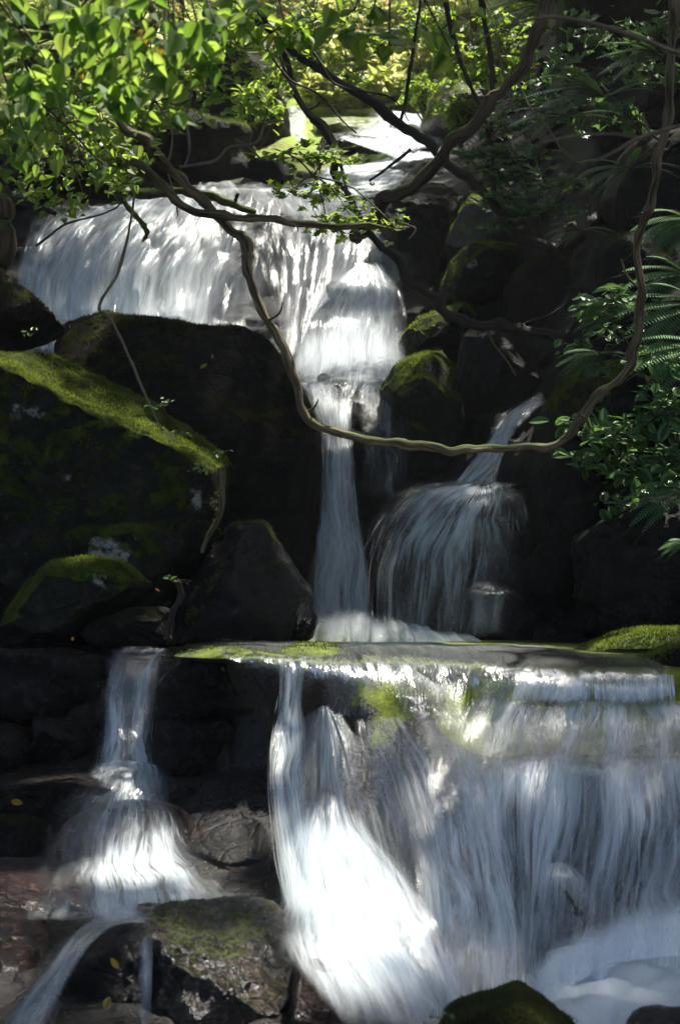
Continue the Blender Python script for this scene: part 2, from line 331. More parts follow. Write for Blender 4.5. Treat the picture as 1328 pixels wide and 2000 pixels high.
def boulder(name, label, outline, Y, depth, mat, pole=None, e=.55, amp=.05, facets=10, cat="boulder", moss=0, mossmat=None, seed=0, group=None,
            n=150, m=70, kind=None, strat=0., mossz=.25, tilt=0., fine=1., moss_h=.014, cuts=()):
    r = np.random.default_rng(seed + 100)
    ol = np.array(outline, float); k = len(ol)
    # resample the rim
    ex = np.concatenate([ol[-2:], ol, ol[:3]]); sm = cr(ex, (len(ex) - 1) * 24 + 1)[48:48 + k * 24]
    lin = np.stack([np.interp(np.linspace(0, k, k * 24, endpoint=False), np.arange(k + 1), np.append(ol[:, i], ol[0, i])) for i in (0, 1)], -1)
    sm = sm * .6 + lin * .4
    seg = np.linalg.norm(np.diff(np.vstack([sm, sm[:1]]), axis=0), axis=1); s = np.concatenate([[0], np.cumsum(seg)])
    t = np.linspace(0, s[-1], n, endpoint=False)
    rim = np.stack([np.interp(t, s, np.append(sm[:, i], sm[0, i])) for i in (0, 1)], -1)
    c2 = ol.mean(0) if pole is None else np.array(pole, float)
    R = at(rim[:, 0], rim[:, 1], Y); c = at(c2[0], c2[1], Y); cm = at(*ol.mean(0), Y)
    R[:, 1] += tilt * (R[:, 2] - cm[2])
    ph = np.linspace(-math.pi / 2, math.pi / 2, m); ph = ph + .0
    cc = np.clip(np.cos(ph), 0, 1) ** e; ssn = np.sign(np.sin(ph)) * np.abs(np.sin(ph)) ** e
    pol = np.where(ph[:, None] < 0, c, cm)
    V = pol[None] * (1 - cc)[None, :, None] + R[:, None] * cc[None, :, None]
    V[..., 1] += ssn[None] * np.where(ssn < 0, depth, depth)[None]
    sz = np.linalg.norm(R.max(0) - R.min(0)); cen = V.reshape(-1, 3).mean(0)
    # planar fractures
    for q in range(facets):
        nn = unit(r.normal(size=3)); nn[1] = -abs(nn[1]); pr = (V - cen) @ nn; d = pr.max() * (.72 + .25 * r.random()); V = V - nn * (np.maximum(pr - d, 0) * .85)[..., None]
    for tri in cuts:
        A3, B3, C3 = [at(*p_) for p_ in tri]; nn = unit(np.cross(B3 - A3, C3 - A3)); 
        if (cen - A3) @ nn > 0: nn = -nn
        V = V - nn * np.maximum((V - A3) @ nn, 0)[..., None]
    ctr = V - cen; N = unit(ctr)
    q = V / max(sz, .3) * 2.2
    dsp = fbm(q * 1.6 + seed, 5, seed) * amp * sz * 1.1
    cv, ce = cell(q * np.array([1.4, 1.4, 2.2]) + seed, seed); dsp = dsp + (cv - .5) * amp * sz * .9 * sst(0, .15, ce)
    dsp = dsp + fbm(V * 14, 3, seed + 3) * .012 * fine
    if strat: dsp = dsp + strat * np.sign(np.sin(V[..., 2] * 28 + fbm(V * 2, 3) * 4)) * .5
    V = V + N * dsp[..., None]
    Fc = gridf(n, m, wrap=True)[:, ::-1]
    Vf = V.reshape(-1, 3)
    has = moss > 0
    o = mk(name, Vf, Fc, mat, attrs=None)
    # normals outward?
    nv = np.cross(Vf[Fc[:, 2]] - Vf[Fc[:, 0]], Vf[Fc[:, 3]] - Vf[Fc[:, 1]]); 
    if ((Vf[Fc[:, 0]] - cen) * nv).sum() < 0:
        o.data.flip_normals(); Fc = Fc[:, ::-1]
    tag(o, label, None if kind == "structure" else cat, group, kind)
    if has:
        P, Nn = scatter_on(Vf, Fc, moss, lambda c, nr: sst(mossz, mossz + .4, nr[:, 2] + .95 * fbm(c * 5, 4, seed)) * (c[:, 1] < Y + depth * .6), r)
        if P is not None:
            kq = fbm(P * 9, 4, seed + 7) > -.22; P = P[kq]; Nn = Nn[kq]
            tv, tf, rn = tufts(P, Nn, r, moss_h); rn = np.clip(.45 + 1.1 * np.repeat(fbm(P * 6, 3, seed), 3) + .4 * (rn - .5), 0, 1)
            tag(mk("moss", tv, tf, mossmat or M_mossT, parent=o, attrs={"rnd": rn}, smooth=False), kind="stuff")
    return o
B = boulder
B("boulder", "huge boulder on the left with lit green moss along its sloping top edge", [(-190,760),(-60,690),(0,658),(50,645),(150,684),(235,735),(330,802),(400,858),(442,902),(438,940),(432,1000),(400,1085),(350,1160),(310,1240),(150,1262),(-100,1262),(-230,1000)], 8.2, .55, M_bigmoss, pole=(120,1000), e=.5, amp=.035, moss=17000, seed=1, n=240, m=110, mossz=.15, facets=5, tilt=.0, fine=1.8, cuts=[((0,658,8.2),(430,890,8.2),(60,745,7.72)),((0,745,7.75),(400,940,7.8),(300,1200,7.7))])
B("boulder", "big dark boulder behind the lit one, olive moss on its rounded top", [(110,640),(200,610),(300,622),(400,640),(480,648),(530,672),(570,722),(605,800),(628,900),(622,1060),(610,1250),(350,1262),(180,1000),(110,800)], 9.3, .5, M_mossy2, pole=(400,950), e=.5, amp=.03, moss=14000, mossmat=M_mossTd, seed=2, n=220, m=100, facets=6, mossz=.3)
B("boulder", "small dark mossy boulder at the left edge below the stump", [(-120,570),(0,560),(50,575),(100,612),(122,640),(60,668),(-60,690),(-160,640)], 8.9, .4, M_mossy2, seed=3, moss=5000, mossmat=M_mossTd, amp=.03)
B("boulder", "shiny wet black boulder with mossy left shoulder beside the narrow fall", [(400,1090),(440,1032),(480,1000),(512,1004),(548,1040),(582,1092),(607,1140),(612,1185),(600,1245),(500,1262),(400,1262),(340,1245),(355,1140)], 7.9, .4, M_glossy, pole=(500,1130), e=.62, amp=.03, seed=4, moss=3500, mossmat=M_mossTd, n=200, m=90, mossz=.6, facets=8, tilt=.3, fine=2.2, cuts=[((520,1004,7.9),(605,1135,7.9),(470,1150,7.5)),((440,1035,7.9),(405,1090,7.9),(430,1150,7.55))])
B("rock", "small wedge of wet rock at the foot of the shiny black boulder", [(585,1215),(608,1188),(622,1216),(612,1244),(580,1262),(560,1245)], 7.8, .1, M_wet, seed=41, n=70, m=36, cat="rock")
B("boulder", "low oval boulder with green mossy crown in front of the huge boulder", [(5,1200),(40,1140),(100,1098),(170,1086),(235,1096),(285,1135),(312,1162),(250,1185),(190,1210),(130,1250),(60,1250),(20,1235)], 7.65, .3, M_mossy, pole=(150,1180), seed=5, moss=6000, amp=.02, e=.62, mossz=.5)
B("rock", "small dark rock tucked under the low oval mossy boulder", [(165,1256),(175,1220),(225,1196),(310,1182),(345,1200),(345,1262)], 7.5, .2, M_dark, seed=6, n=90, m=46, cat="rock")
B("boulder", "angular wet rock with sunlit top right of the middle curtain", [(735,742),(785,697),(826,668),(846,672),(885,712),(905,770),(905,900),(870,1000),(790,990),(775,820)], 9.55, .35, M_mossy, pole=(850,860), seed=7, amp=.035, moss=2500, e=.75, facets=10, mossz=.5, cuts=[((740,740,9.55),(826,668,9.6),(820,745,9.25)),((846,672,9.55),(890,712,9.55),(850,760,9.25))])
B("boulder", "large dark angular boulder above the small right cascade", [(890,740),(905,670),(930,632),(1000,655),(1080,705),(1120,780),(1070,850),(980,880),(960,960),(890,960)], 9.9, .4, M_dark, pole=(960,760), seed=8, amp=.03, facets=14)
B("boulder", "boulder with a mossy top under the dark hanging vine", [(770,680),(800,640),(850,615),(915,600),(960,640),(920,700),(840,690),(790,720)], 10.5, .4, M_mossy, seed=9, moss=3000, amp=.03)
B("boulder", "squat boulder topped with bright moss below the steep mossy one", [(862,545),(895,500),(945,478),(1005,480),(1020,540),(970,600),(880,605)], 10.7, .35, M_mossy, seed=10, moss=4000)
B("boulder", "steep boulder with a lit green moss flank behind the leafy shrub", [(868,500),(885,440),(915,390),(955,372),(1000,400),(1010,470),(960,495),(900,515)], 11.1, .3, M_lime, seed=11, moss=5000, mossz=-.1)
B("boulder", "dark boulder streaked with moss beneath the curving vine", [(980,600),(1000,540),(1060,500),(1140,500),(1200,570),(1180,650),(1080,670),(990,650)], 10.3, .4, M_mossy2, seed=12, moss=4000, mossmat=M_mossTd)
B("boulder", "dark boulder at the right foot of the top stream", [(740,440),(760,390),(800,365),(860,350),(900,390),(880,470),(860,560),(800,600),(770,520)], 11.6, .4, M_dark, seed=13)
B("boulder", "tall mossy bank boulder under the right-hand ferns", [(1050,835),(1085,770),(1110,700),(1180,670),(1300,700),(1380,800),(1380,960),(1150,960),(1090,900),(1020,868)], 8.75, .35, M_mossy, pole=(1180,860), seed=14, moss=7000, mossmat=M_mossTd, n=170, m=80)
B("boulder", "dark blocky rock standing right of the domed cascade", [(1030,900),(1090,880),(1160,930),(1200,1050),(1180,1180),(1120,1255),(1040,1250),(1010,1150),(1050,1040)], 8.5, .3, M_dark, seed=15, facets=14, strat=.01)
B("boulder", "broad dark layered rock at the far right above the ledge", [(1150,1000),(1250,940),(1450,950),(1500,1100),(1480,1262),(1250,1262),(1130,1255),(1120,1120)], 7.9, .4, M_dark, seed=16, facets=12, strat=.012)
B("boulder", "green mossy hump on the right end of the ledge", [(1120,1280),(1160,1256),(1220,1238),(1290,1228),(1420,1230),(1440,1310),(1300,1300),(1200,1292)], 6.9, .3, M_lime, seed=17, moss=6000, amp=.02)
B("boulder", "dark mossy rock rounding off the right edge of the ledge", [(1215,1300),(1260,1280),(1320,1262),(1450,1262),(1500,1480),(1400,1480),(1318,1400),(1296,1340)], 6.1, .25, M_mossy2, seed=18, moss=5000, mossmat=M_mossT, amp=.02)
B("boulder", "flat mossy slab on the far left bank beside the dark block", [(250,290),(300,240),(370,220),(440,235),(485,262),(494,280),(470,300),(500,360),(440,385),(320,375),(260,340)], 14.0, .8, M_mossy, pole=(390,320), seed=19, moss=5000, mossz=.2, moss_h=.025)
B("boulder", "low mossy slab at the top left edge of the upper fall", [(-60,340),(40,325),(150,330),(250,345),(290,370),(250,400),(140,415),(60,420),(-60,430)], 13.0, .6, M_mossy, seed=20, moss=4000, moss_h=.02)
B("boulder", "tall dark boulder overhung by leaves left of the top stream", [(380,250),(400,160),(430,90),(475,80),(520,120),(552,190),(562,260),(545,330),(480,350),(410,320)], 15.5, .7, M_mossy2, seed=21, moss=3000, mossmat=M_mossTd, moss_h=.02, pole=(470,230))
B("boulder", "rounded mossy rock half hidden behind the far left slab", [(330,250),(345,190),(375,178),(405,200),(412,260),(370,280)], 15.0, .3, M_mossy, seed=22, n=80, m=40)
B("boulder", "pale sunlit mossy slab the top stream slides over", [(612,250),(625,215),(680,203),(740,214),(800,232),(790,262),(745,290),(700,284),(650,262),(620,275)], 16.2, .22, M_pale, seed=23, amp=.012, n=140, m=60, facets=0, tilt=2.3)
B("boulder", "dark rock under the lip of the pale mossy slab", [(610,290),(640,275),(700,285),(760,295),(770,330),(720,360),(640,352)], 15.3, .5, M_wet, seed=24, n=90, m=46)
B("boulder", "wet rock shedding foam at the head of the upper fall", [(470,345),(485,322),(520,314),(560,330),(580,356),(530,372),(480,368)], 13.6, .3, M_glossy, seed=25, n=90, m=46)
B("boulder", "mossy hump on the right bank of the top stream", [(828,232),(845,195),(880,160),(925,170),(950,230),(920,290),(870,270),(840,252)], 15.0, .5, M_lime, seed=26, moss=4000, moss_h=.025)
B("boulder", "flat dark rock across the far end of the top stream", [(740,218),(765,206),(820,205),(850,215),(848,228),(780,230)], 18.0, .4, M_dark, seed=27, n=80, m=36)
B("boulder", "dark overhanging rock in the top right corner", [(1090,-60),(1110,60),(1150,110),(1240,80),(1320,40),(1450,0),(1450,-200),(1150,-200)], 11.2, .6, M_dark, seed=28)
B("rock", "small black rock parting the stream at the head of the narrow fall", [(618,738),(628,728),(645,730),(662,742),(655,750),(625,748)], 9.95, .06, M_wet, seed=29, n=50, m=26, cat="rock")
B("boulder", "dark craggy outcrop under the ferns at the upper right", [(1180,330),(1240,270),(1330,250),(1480,260),(1500,480),(1380,520),(1250,500),(1190,430)], 9.7, .4, M_dark, seed=73, facets=14, amp=.05)
B("boulder", "dark mossy outcrop between the dark arc and the looping vine", [(1150,560),(1170,480),(1240,440),(1330,470),(1420,560),(1400,680),(1260,690),(1170,660)], 9.2, .35, M_dark, seed=74, facets=14, amp=.05, moss=3000, mossmat=M_mossTd)
B("boulder", "dark rounded rock below the tall mossy bank boulder", [(1180,960),(1260,920),(1400,940),(1420,1040),(1300,1080),(1200,1050)], 8.2, .3, M_mossy2, seed=75, facets=10, amp=.04, moss=2500, mossmat=M_mossTd)
# the stepped blocks of the lower ledge
LB = dict(cat="rock", e=.38)
B("rock_ledge", "dark vertical block of the ledge at the left edge", [(-80,1272),(60,1272),(190,1276),(215,1310),(200,1396),(60,1402),(-80,1400)], 7.25, .3, M_wet, seed=50, amp=.06, **LB)
B("rock_ledge", "squared dark block under the top course left of the small fall", [(58,1404),(120,1400),(200,1408),(205,1470),(190,1498),(70,1496)], 7.0, .25, M_wet, seed=51, amp=.06, **LB)
B("rock_ledge", "rounded dark block low at the left edge of the ledge", [(-80,1420),(20,1418),(62,1450),(66,1500),(20,1520),(-80,1520)], 6.8, .25, M_wet, seed=52, amp=.06, **LB)
B("rock_ledge", "upper block between the left fall and the centre fall, mossy lit top", [(335,1284),(360,1262),(440,1256),(505,1266),(540,1300),(545,1370),(520,1400),(420,1398),(320,1392),(318,1320)], 6.75, .35, M_lime if False else M_wet, seed=53, amp=.05, **LB)
B("rock_ledge", "middle block below the mossy topped one, between two falls", [(308,1402),(400,1398),(525,1404),(530,1470),(500,1540),(400,1535),(318,1520),(300,1460)], 6.7, .3, M_wet, seed=54, amp=.06, **LB)
B("rock_ledge", "reddish brown rounded block left of the centre fall", [(400,1560),(430,1540),(500,1536),(540,1560),(545,1640),(510,1674),(420,1676),(396,1640)], 6.2, .25, M_brown, seed=55, amp=.02, **LB)
B("rock_ledge", "small dark knob beside the reddish brown block", [(335,1545),(365,1535),(400,1550),(402,1592),(370,1604),(338,1585)], 6.25, .15, M_wet, seed=56, n=80, m=40, cat="rock")
B("rock_ledge", "long sloping grey slab at the left below the ledge blocks", [(-80,1530),(40,1520),(150,1512),(230,1530),(260,1570),(180,1600),(80,1600),(-80,1585)], 6.3, .35, M_wet, seed=57, amp=.015, **LB)
B("rock_ledge", "black overhung block in the hollow at the left edge", [(-80,1592),(40,1592),(100,1610),(105,1660),(60,1684),(-80,1690)], 6.0, .2, M_dark, seed=58, amp=.015, **LB)
B("rock_ledge", "domed wet rock under the fan of the left fall", [(120,1620),(180,1580),(260,1565),(350,1580),(392,1620),(396,1690),(300,1720),(150,1710)], 5.85, .25, M_brown, seed=59, amp=.015, cat="rock", e=.6)
B("rock_ledge", "orange brown wet shelf at the left edge", [(-80,1700),(30,1694),(130,1704),(220,1740),(210,1776),(100,1790),(-80,1795)], 5.35, .3, M_brown, seed=60, amp=.015, **LB)
B("rock", "smooth wet rock poking out between the fan and the bright fall", [(425,1690),(460,1680),(520,1682),(552,1710),(548,1765),(500,1775),(450,1740)], 5.6, .2, M_brown, seed=61, n=110, m=50, cat="rock")
B("rock", "rugged dark rock with orange flecks in the lower left corner", [(-90,1800),(0,1785),(70,1800),(110,1860),(80,1960),(40,2060),(-90,2080)], 4.85, .25, M_brown, seed=62, amp=.03, cat="rock")
B("boulder", "large smooth dark boulder that the left stream bends around", [(90,1990),(110,1890),(170,1815),(260,1790),(340,1796),(380,1830),(370,1950),(360,2120),(80,2140)], 4.65, .35, M_wet, seed=63, amp=.018, e=.6)
B("boulder", "sunlit pebbly boulder with moss patches at the bottom centre", [(300,1800),(360,1782),(450,1780),(530,1800),(590,1860),(600,1960),(590,2120),(330,2140),(320,1900)], 4.6, .3, M_pebbly, seed=64, amp=.045, moss=700, mossmat=M_mossT, e=.62, mossz=.7, fine=2.6, moss_h=.008, tilt=.5)
B("boulder", "wet brown boulder under the fringe of the bright fall", [(560,1900),(600,1868),(660,1870),(720,1910),(760,1980),(780,2120),(560,2140)], 4.45, .25, M_brown, seed=65, amp=.03, e=.6)
B("boulder", "mossy hump of rock at the bottom edge in front of the pool", [(850,2060),(880,1990),(930,1968),(990,1950),(1030,1938),(1070,1950),(1110,1980),(1150,2030),(1180,2120),(860,2140)], 3.9, .22, M_mossy2, seed=66, mossmat=M_mossTd, moss=9000, mossz=-.1, amp=.02, e=.62, moss_h=.008)
B("rock", "dark wet rock at the bottom right corner", [(1230,2010),(1270,1988),(1330,1984),(1420,1990),(1430,2080),(1230,2090)], 3.8, .15, M_wet, seed=67, n=90, m=46, cat="rock")
B("rock", "domed rock showing through the right curtain's foot", [(1020,1800),(1040,1720),(1075,1690),(1115,1695),(1140,1740),(1145,1830),(1090,1880),(1030,1880)], 5.05, .2, M_brown, seed=68, n=110, m=50, cat="rock")
B("rock", "dark rock under the small trickle right of the domed cascade", [(900,1180),(950,1150),(1020,1160),(1060,1200),(1080,1262),(900,1262)], 8.45, .15, M_wet, seed=69, n=110, m=50, cat="rock")
B("rock", "rounded ledge rock beneath the domed cascade", [(740,1080),(790,1000),(860,962),(950,950),(1020,970),(1040,1060),(1030,1200),(980,1262),(800,1262),(745,1180)], 9.0, .35, M_wet, seed=70, cat="rock", strat=.012)

# ------------------------------------------------------------------ water
def sheetgrid(guides, off, nu, nv):
    k = len(guides[0]); G = []
    for g in guides:
        a = np.array([[p[0], p[1], (p[2] if len(p) > 2 else float(Yb(p[0], p[1])))] for p in g])
        G.append(at(a[:, 0], a[:, 1], a[:, 2] - off))
    G = np.array(G)                                   # guides x k x 3
    G = cr(np.swapaxes(G, 0, 1), nv)                  # nv x guides
    return cr(np.swapaxes(G, 0, 1), nu)               # nu x nv x 3
def water(name, label, sheets, mat=None, group=None, cat=None):
    VV, FF, UV, DD = [], [], [], []; SV, SF, SD = [], [], []; o0 = 0; s0 = 0
    for si, sh in enumerate(sheets):
        r = np.random.default_rng(si * 7 + len(name) + int(sh['g'][0][0][0]) + 5000)
        nu = sh.get('nu', 70); nv = sh.get('nv', 90); dens = sh.get('d', .7); lay = sh.get('layers', 2); off = sh.get('off', .06)
        dens = np.interp(np.linspace(0, 1, nv), np.linspace(0, 1, len(dens)), dens) if hasattr(dens, '__len__') else np.full(nv, dens)
        du = sh.get('du', 1.); du = np.interp(np.linspace(0, 1, nu), np.linspace(0, 1, len(du)), du) if hasattr(du, '__len__') else np.full(nu, du)
        for L in range(lay + (1 if sh.get('halo', .3) else 0)):
            HL = L == lay
            S = sheetgrid(sh['g'], off + L * sh.get('gap', .035), nu, nv)
            if HL: cS = S.mean(0, keepdims=True); S = cS + (S - cS) * sh.get('hx', 1.16)
            wd = np.linalg.norm(np.diff(S, axis=0), axis=-1).sum(0).mean(); ln = np.linalg.norm(np.diff(S, axis=1), axis=-1).sum(1).mean()
            U, Vv = np.meshgrid(np.linspace(0, 1, nu), np.linspace(0, 1, nv), indexing='ij')
            rough = sh.get('rough', .02)
            nz = vn(np.stack([U * wd * 7, Vv * ln * 1.2, np.full_like(U, L * 5. + si)], -1), 3) * .7 + vn(np.stack([U * wd * 22, Vv * ln * 2.5, np.full_like(U, L * 5. + si)], -1), 4) * .3
            S = S + np.stack([nz * rough * .4, -np.abs(nz) * rough * 1.6, nz * rough * .5], -1)
            edge = sst(0, .5 if HL else sh.get('edge', .3), np.minimum(U, 1 - U) + .10 * vn(np.stack([U * 0, Vv * ln * 2.5, U * 0 + si + L], -1), 8))
            fade = sst(0, sh.get('fade0', .04), Vv) * sst(0, sh.get('fade1', .08), 1 - Vv)
            D = dens[None] * du[:, None] * (sh.get('halo', .3) if HL else 1.15 if L == 0 else .85) * edge * fade
            lowf = vn(np.stack([U * wd * 3.2, Vv * ln * 1.1, U * 0 + si * 3.3 + L], -1), 12)
            D = D * (1 + sh.get('var', .35) * lowf)
            VV.append(S.reshape(-1, 3)); FF.append(gridf(nu, nv, o0)); o0 += nu * nv
            UV.append(np.stack([U * wd * (.35 if HL else 1) + si * 3.7 + L * 11.3, Vv * ln + L * 5.1], -1).reshape(-1, 2)); DD.append(D.ravel())
        # strands of thrown water following the flow
        ns = sh.get('ns', 160); S = sheetgrid(sh['g'], off + sh.get('gap', .035) * lay, 60, 100)
        T = unit(np.gradient(S, axis=1)); A = unit(np.gradient(S, axis=0)); Nn = unit(np.cross(T, A)); Nn = np.where(Nn[..., 1:2] > 0, -Nn, Nn)
        sw = sh.get('sw', .0022) * .8; ns = int(ns * .55)
        for q in range(ns):
            u = r.random() * .84 + .08; v0 = r.random() * .85; dv = .08 + .22 * r.random(); K = 9
            vi = np.clip((v0 + dv * np.linspace(0, 1, K)) * 99, 0, 99).astype(int); ui = np.clip(int(u * 59 + 0), 0, 59)
            dd = float(np.interp(v0, np.linspace(0, 1, nv), dens)) * float(np.interp(u, np.linspace(0, 1, nu), du))
            if dd < .12: continue
            p = S[ui, vi] + Nn[ui, vi] * (r.random() * .01 + r.random() ** 3 * sh.get('spray', .03) * .5 * np.linspace(.2, 1, K)[:, None]) + A[ui, vi] * ((r.random() - .5) * .03)
            wv = A[ui, vi] * sw * (.4 + 1.3 * r.random()) * np.sin(np.linspace(.1, 3.04, K))[:, None]
            SV += [p - wv, p + wv]; idx = np.arange(K - 1)
            SF.append(np.stack([s0 + idx, s0 + idx + 1, s0 + K + idx + 1, s0 + K + idx], -1)); s0 += 2 * K
            al = np.sin(np.linspace(.05, 3.09, K)) * (.12 + .3 * r.random()) * min(1, dd + .25); SD += [al, al]
    o = mk(name, np.concatenate(VV), np.concatenate(FF), mat or M_fall, uv=np.concatenate(UV), attrs={"dens": np.concatenate(DD)})
    tag(o, label, cat, group, "structure")
    if SV: tag(mk("strands", np.concatenate(SV), np.concatenate(SF), M_strand, parent=o, attrs={"dens": np.concatenate(SD)}), kind="stuff")
    return o
# pool on the ledge
def pool():
    xs = np.arange(-60, 1400, 9.); ys = np.linspace(0, 1, 60)
    ylip = np.interp(xs, [-60, 330, 380, 560, 640, 720, 800, 900, 1010, 1150, 1400], [7.35, 7.3, 6.6, 6.45, 6.35, 6.3, 6.25, 6.12, 6.05, 6.05, 6.1]) + .05 * vn(np.stack([xs * .02, xs * 0, xs * 0], -1), 3)
    Yv = ylip[:, None] * (1 - ys) + 9.3 * ys
    X = ((xs - 664) / F)[:, None] * Yv
    Z = .006 + .012 * fbm(np.stack([X * 5, Yv * 3, X * 0], -1), 3, 4) - .02 * (1 - sst(0, .06, ys))[None]
    V = np.stack([X, Yv, Z], -1)
    o = mk("water", V.reshape(-1, 3), gridf(len(xs), 60), M_pool); tag(o, "shallow glinting pool lying along the top of the ledge", kind="structure")
pool()
def lip():
    rows = {370:[(1244,8.8),(1256,7.6),(1264,6.8),(1280,6.6),(1310,6.8),(1400,7.1)], 560:[(1246,8.8),(1258,7.4),(1270,6.6),(1287,6.16),(1330,6.02),(1440,6.1)],
            640:[(1247,8.8),(1260,7.3),(1273,6.5),(1292,6.06),(1335,6.0),(1450,6.05)], 720:[(1247,8.8),(1260,7.3),(1274,6.5),(1292,6.05),(1350,5.9),(1460,5.75)], 800:[(1247,8.7),(1261,7.2),(1276,6.4),(1294,5.99),(1350,5.86),(1480,5.65)],
            900:[(1248,8.6),(1262,7.1),(1279,6.3),(1300,5.86),(1360,5.74),(1500,5.48)], 1010:[(1250,8.4),(1264,7.0),(1284,6.15),(1304,5.78),(1350,5.68),(1500,5.5)], 1150:[(1252,8.2),(1270,6.8),(1290,6.1),(1306,5.8),(1350,5.7),(1500,5.5)],
            1300:[(1262,7.8),(1280,6.6),(1298,6.05),(1310,5.8),(1350,5.7),(1500,5.5)], 1450:[(1270,7.4),(1284,6.5),(1300,6.05),(1312,5.8),(1350,5.7),(1500,5.5)]}
    G = np.array([[at(k, a, b + .012) for a, b in v] for k, v in sorted(rows.items())])
    G = cr(np.swapaxes(cr(G, 330), 0, 1), 130).swapaxes(0, 1)
    n = fbm(G * np.array([3., 3., 3.]), 5, 77); fl = sst(0, .25, np.linspace(0, 1, 130))[None]
    G[..., 1] += n * .05 * fl; G[..., 2] += (n * .012 + fbm(G * 9, 3, 5) * .006) * fl
    o = mk("rock_ledge", G.reshape(-1, 3), gridf(330, 130)[:, ::-1], M_liprock); tag(o, "rounded brown and lime mossed rock lip that the pool spills over", kind="structure")
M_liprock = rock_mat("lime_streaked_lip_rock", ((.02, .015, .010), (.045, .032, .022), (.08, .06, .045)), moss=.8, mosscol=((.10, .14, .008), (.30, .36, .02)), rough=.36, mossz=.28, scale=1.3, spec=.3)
lip()
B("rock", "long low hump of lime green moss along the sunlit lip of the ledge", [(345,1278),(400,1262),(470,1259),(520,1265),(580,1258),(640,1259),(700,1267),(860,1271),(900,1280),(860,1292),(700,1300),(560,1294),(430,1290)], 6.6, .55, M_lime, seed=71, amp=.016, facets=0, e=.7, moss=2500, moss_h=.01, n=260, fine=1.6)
B("rock", "narrow lime green moss ridge under the water towards the right of the ledge", [(900,1300),(960,1296),(1060,1298),(1150,1300),(1170,1312),(1060,1326),(950,1340),(890,1370),(880,1340)], 5.98, .12, M_lime, seed=72, amp=.006, facets=0, e=.7, n=110, m=50)
water("water", "sun-struck film of water sliding over the lip of the ledge", [
 dict(g=[[(380,1250,7.0),(400,1264,6.4),(425,1284,6.1),(440,1310,6.06)],[(560,1250,7.0),(570,1265,6.4),(580,1288,6.02),(590,1335,5.92)],[(650,1252,7.0),(655,1267,6.35),(660,1291,5.96),(665,1335,5.86)],[(720,1252,7.0),(728,1267,6.3),(740,1292,5.94),(760,1350,5.78)],[(850,1254,6.9),(858,1270,6.2),(866,1297,5.84),(880,1360,5.68)],[(1000,1258,6.8),(1000,1275,6.1),(1000,1302,5.72),(1000,1345,5.6)],[(1150,1266,6.7),(1150,1284,6.1),(1150,1305,5.75),(1150,1340,5.6)],[(1290,1274,6.6),(1300,1292,6.05),(1305,1310,5.75),(1310,1340,5.6)]], d=[.1,.45,1.25,.05], du=[.1,.9,1.6,.35,1.5,1.0,.35,.3], off=.0, layers=2, gap=.012, nu=300, nv=80, ns=0, var=1.2, rough=.02, edge=.04, spray=.004, fade0=.25, fade1=.5, halo=0)], M_lip)
water("waterfall", "broad white upper fall spreading over the left half of the top step", [
 dict(g=[[(120,396,12.5),(78,416,12.0),(48,470,11.6),(35,560,11.3),(40,690,11.0)],[(200,402,12.5),(155,425,11.8),(105,490,11.3),(80,590,11.1),(90,700,10.9)],[(290,390,12.5),(250,415,11.8),(200,480,11.4),(170,580,11.2),(160,700,10.9)],[(370,372,12.6),(350,405,12.0),(315,470,11.5),(270,570,11.2),(255,700,10.9)],[(450,366,12.6),(445,400,12.1),(420,470,11.7),(385,570,11.4),(370,700,11.0)],[(560,366,12.6),(555,400,12.2),(540,480,11.8),(520,590,11.5),(500,710,11.1)]], d=[.5,.6,.65,.62,.8,1.], off=.0, layers=3, nu=130, ns=500, rough=.10, spray=.2, var=.5, sw=.004, gap=.10),
 dict(g=[[(40,600),(60,560),(110,530)],[(140,660),(160,600),(200,560)],[(300,690),(310,610),(330,570)],[(470,710),(470,640),(480,600)]], d=[.8,.6,.1], off=.45, layers=2, nu=60, nv=40, ns=250, rough=.06, spray=.3, edge=.3, sw=.004)], M_upper)
water("waterfall", "upper fall's thinner right half running over brown rock", [
 dict(g=[[(440,366),(470,400),(500,470),(520,560),(540,690)],[(560,368),(580,400),(590,470),(585,560),(575,700)],[(640,368),(655,400),(660,450),(650,520),(630,600)],[(700,372),(720,410),(735,450),(745,500),(740,560)],[(735,378),(765,420),(785,470),(800,520),(800,560)]], d=[.6,.42,.3,.35,.5], off=.1, layers=2, nu=110, ns=350, rough=.05, spray=.1, sw=.004, gap=.06)], M_upper)
water("waterfall", "rounded plume of white water dropping to the middle rock", [
 dict(g=[[(690,525),(630,565),(588,640),(572,748)],[(700,518),(665,560),(630,640),(618,748)],[(715,514),(705,555),(685,640),(675,748)],[(730,516),(745,560),(740,640),(735,748)],[(745,522),(785,570),(795,650),(790,740)]], d=[.6,.62,.6,.75], du=[1,1,1,.9,.5], off=.25, layers=3, nu=90, ns=400, rough=.04, gap=.07, sw=.0035, spray=.08)], M_upper)
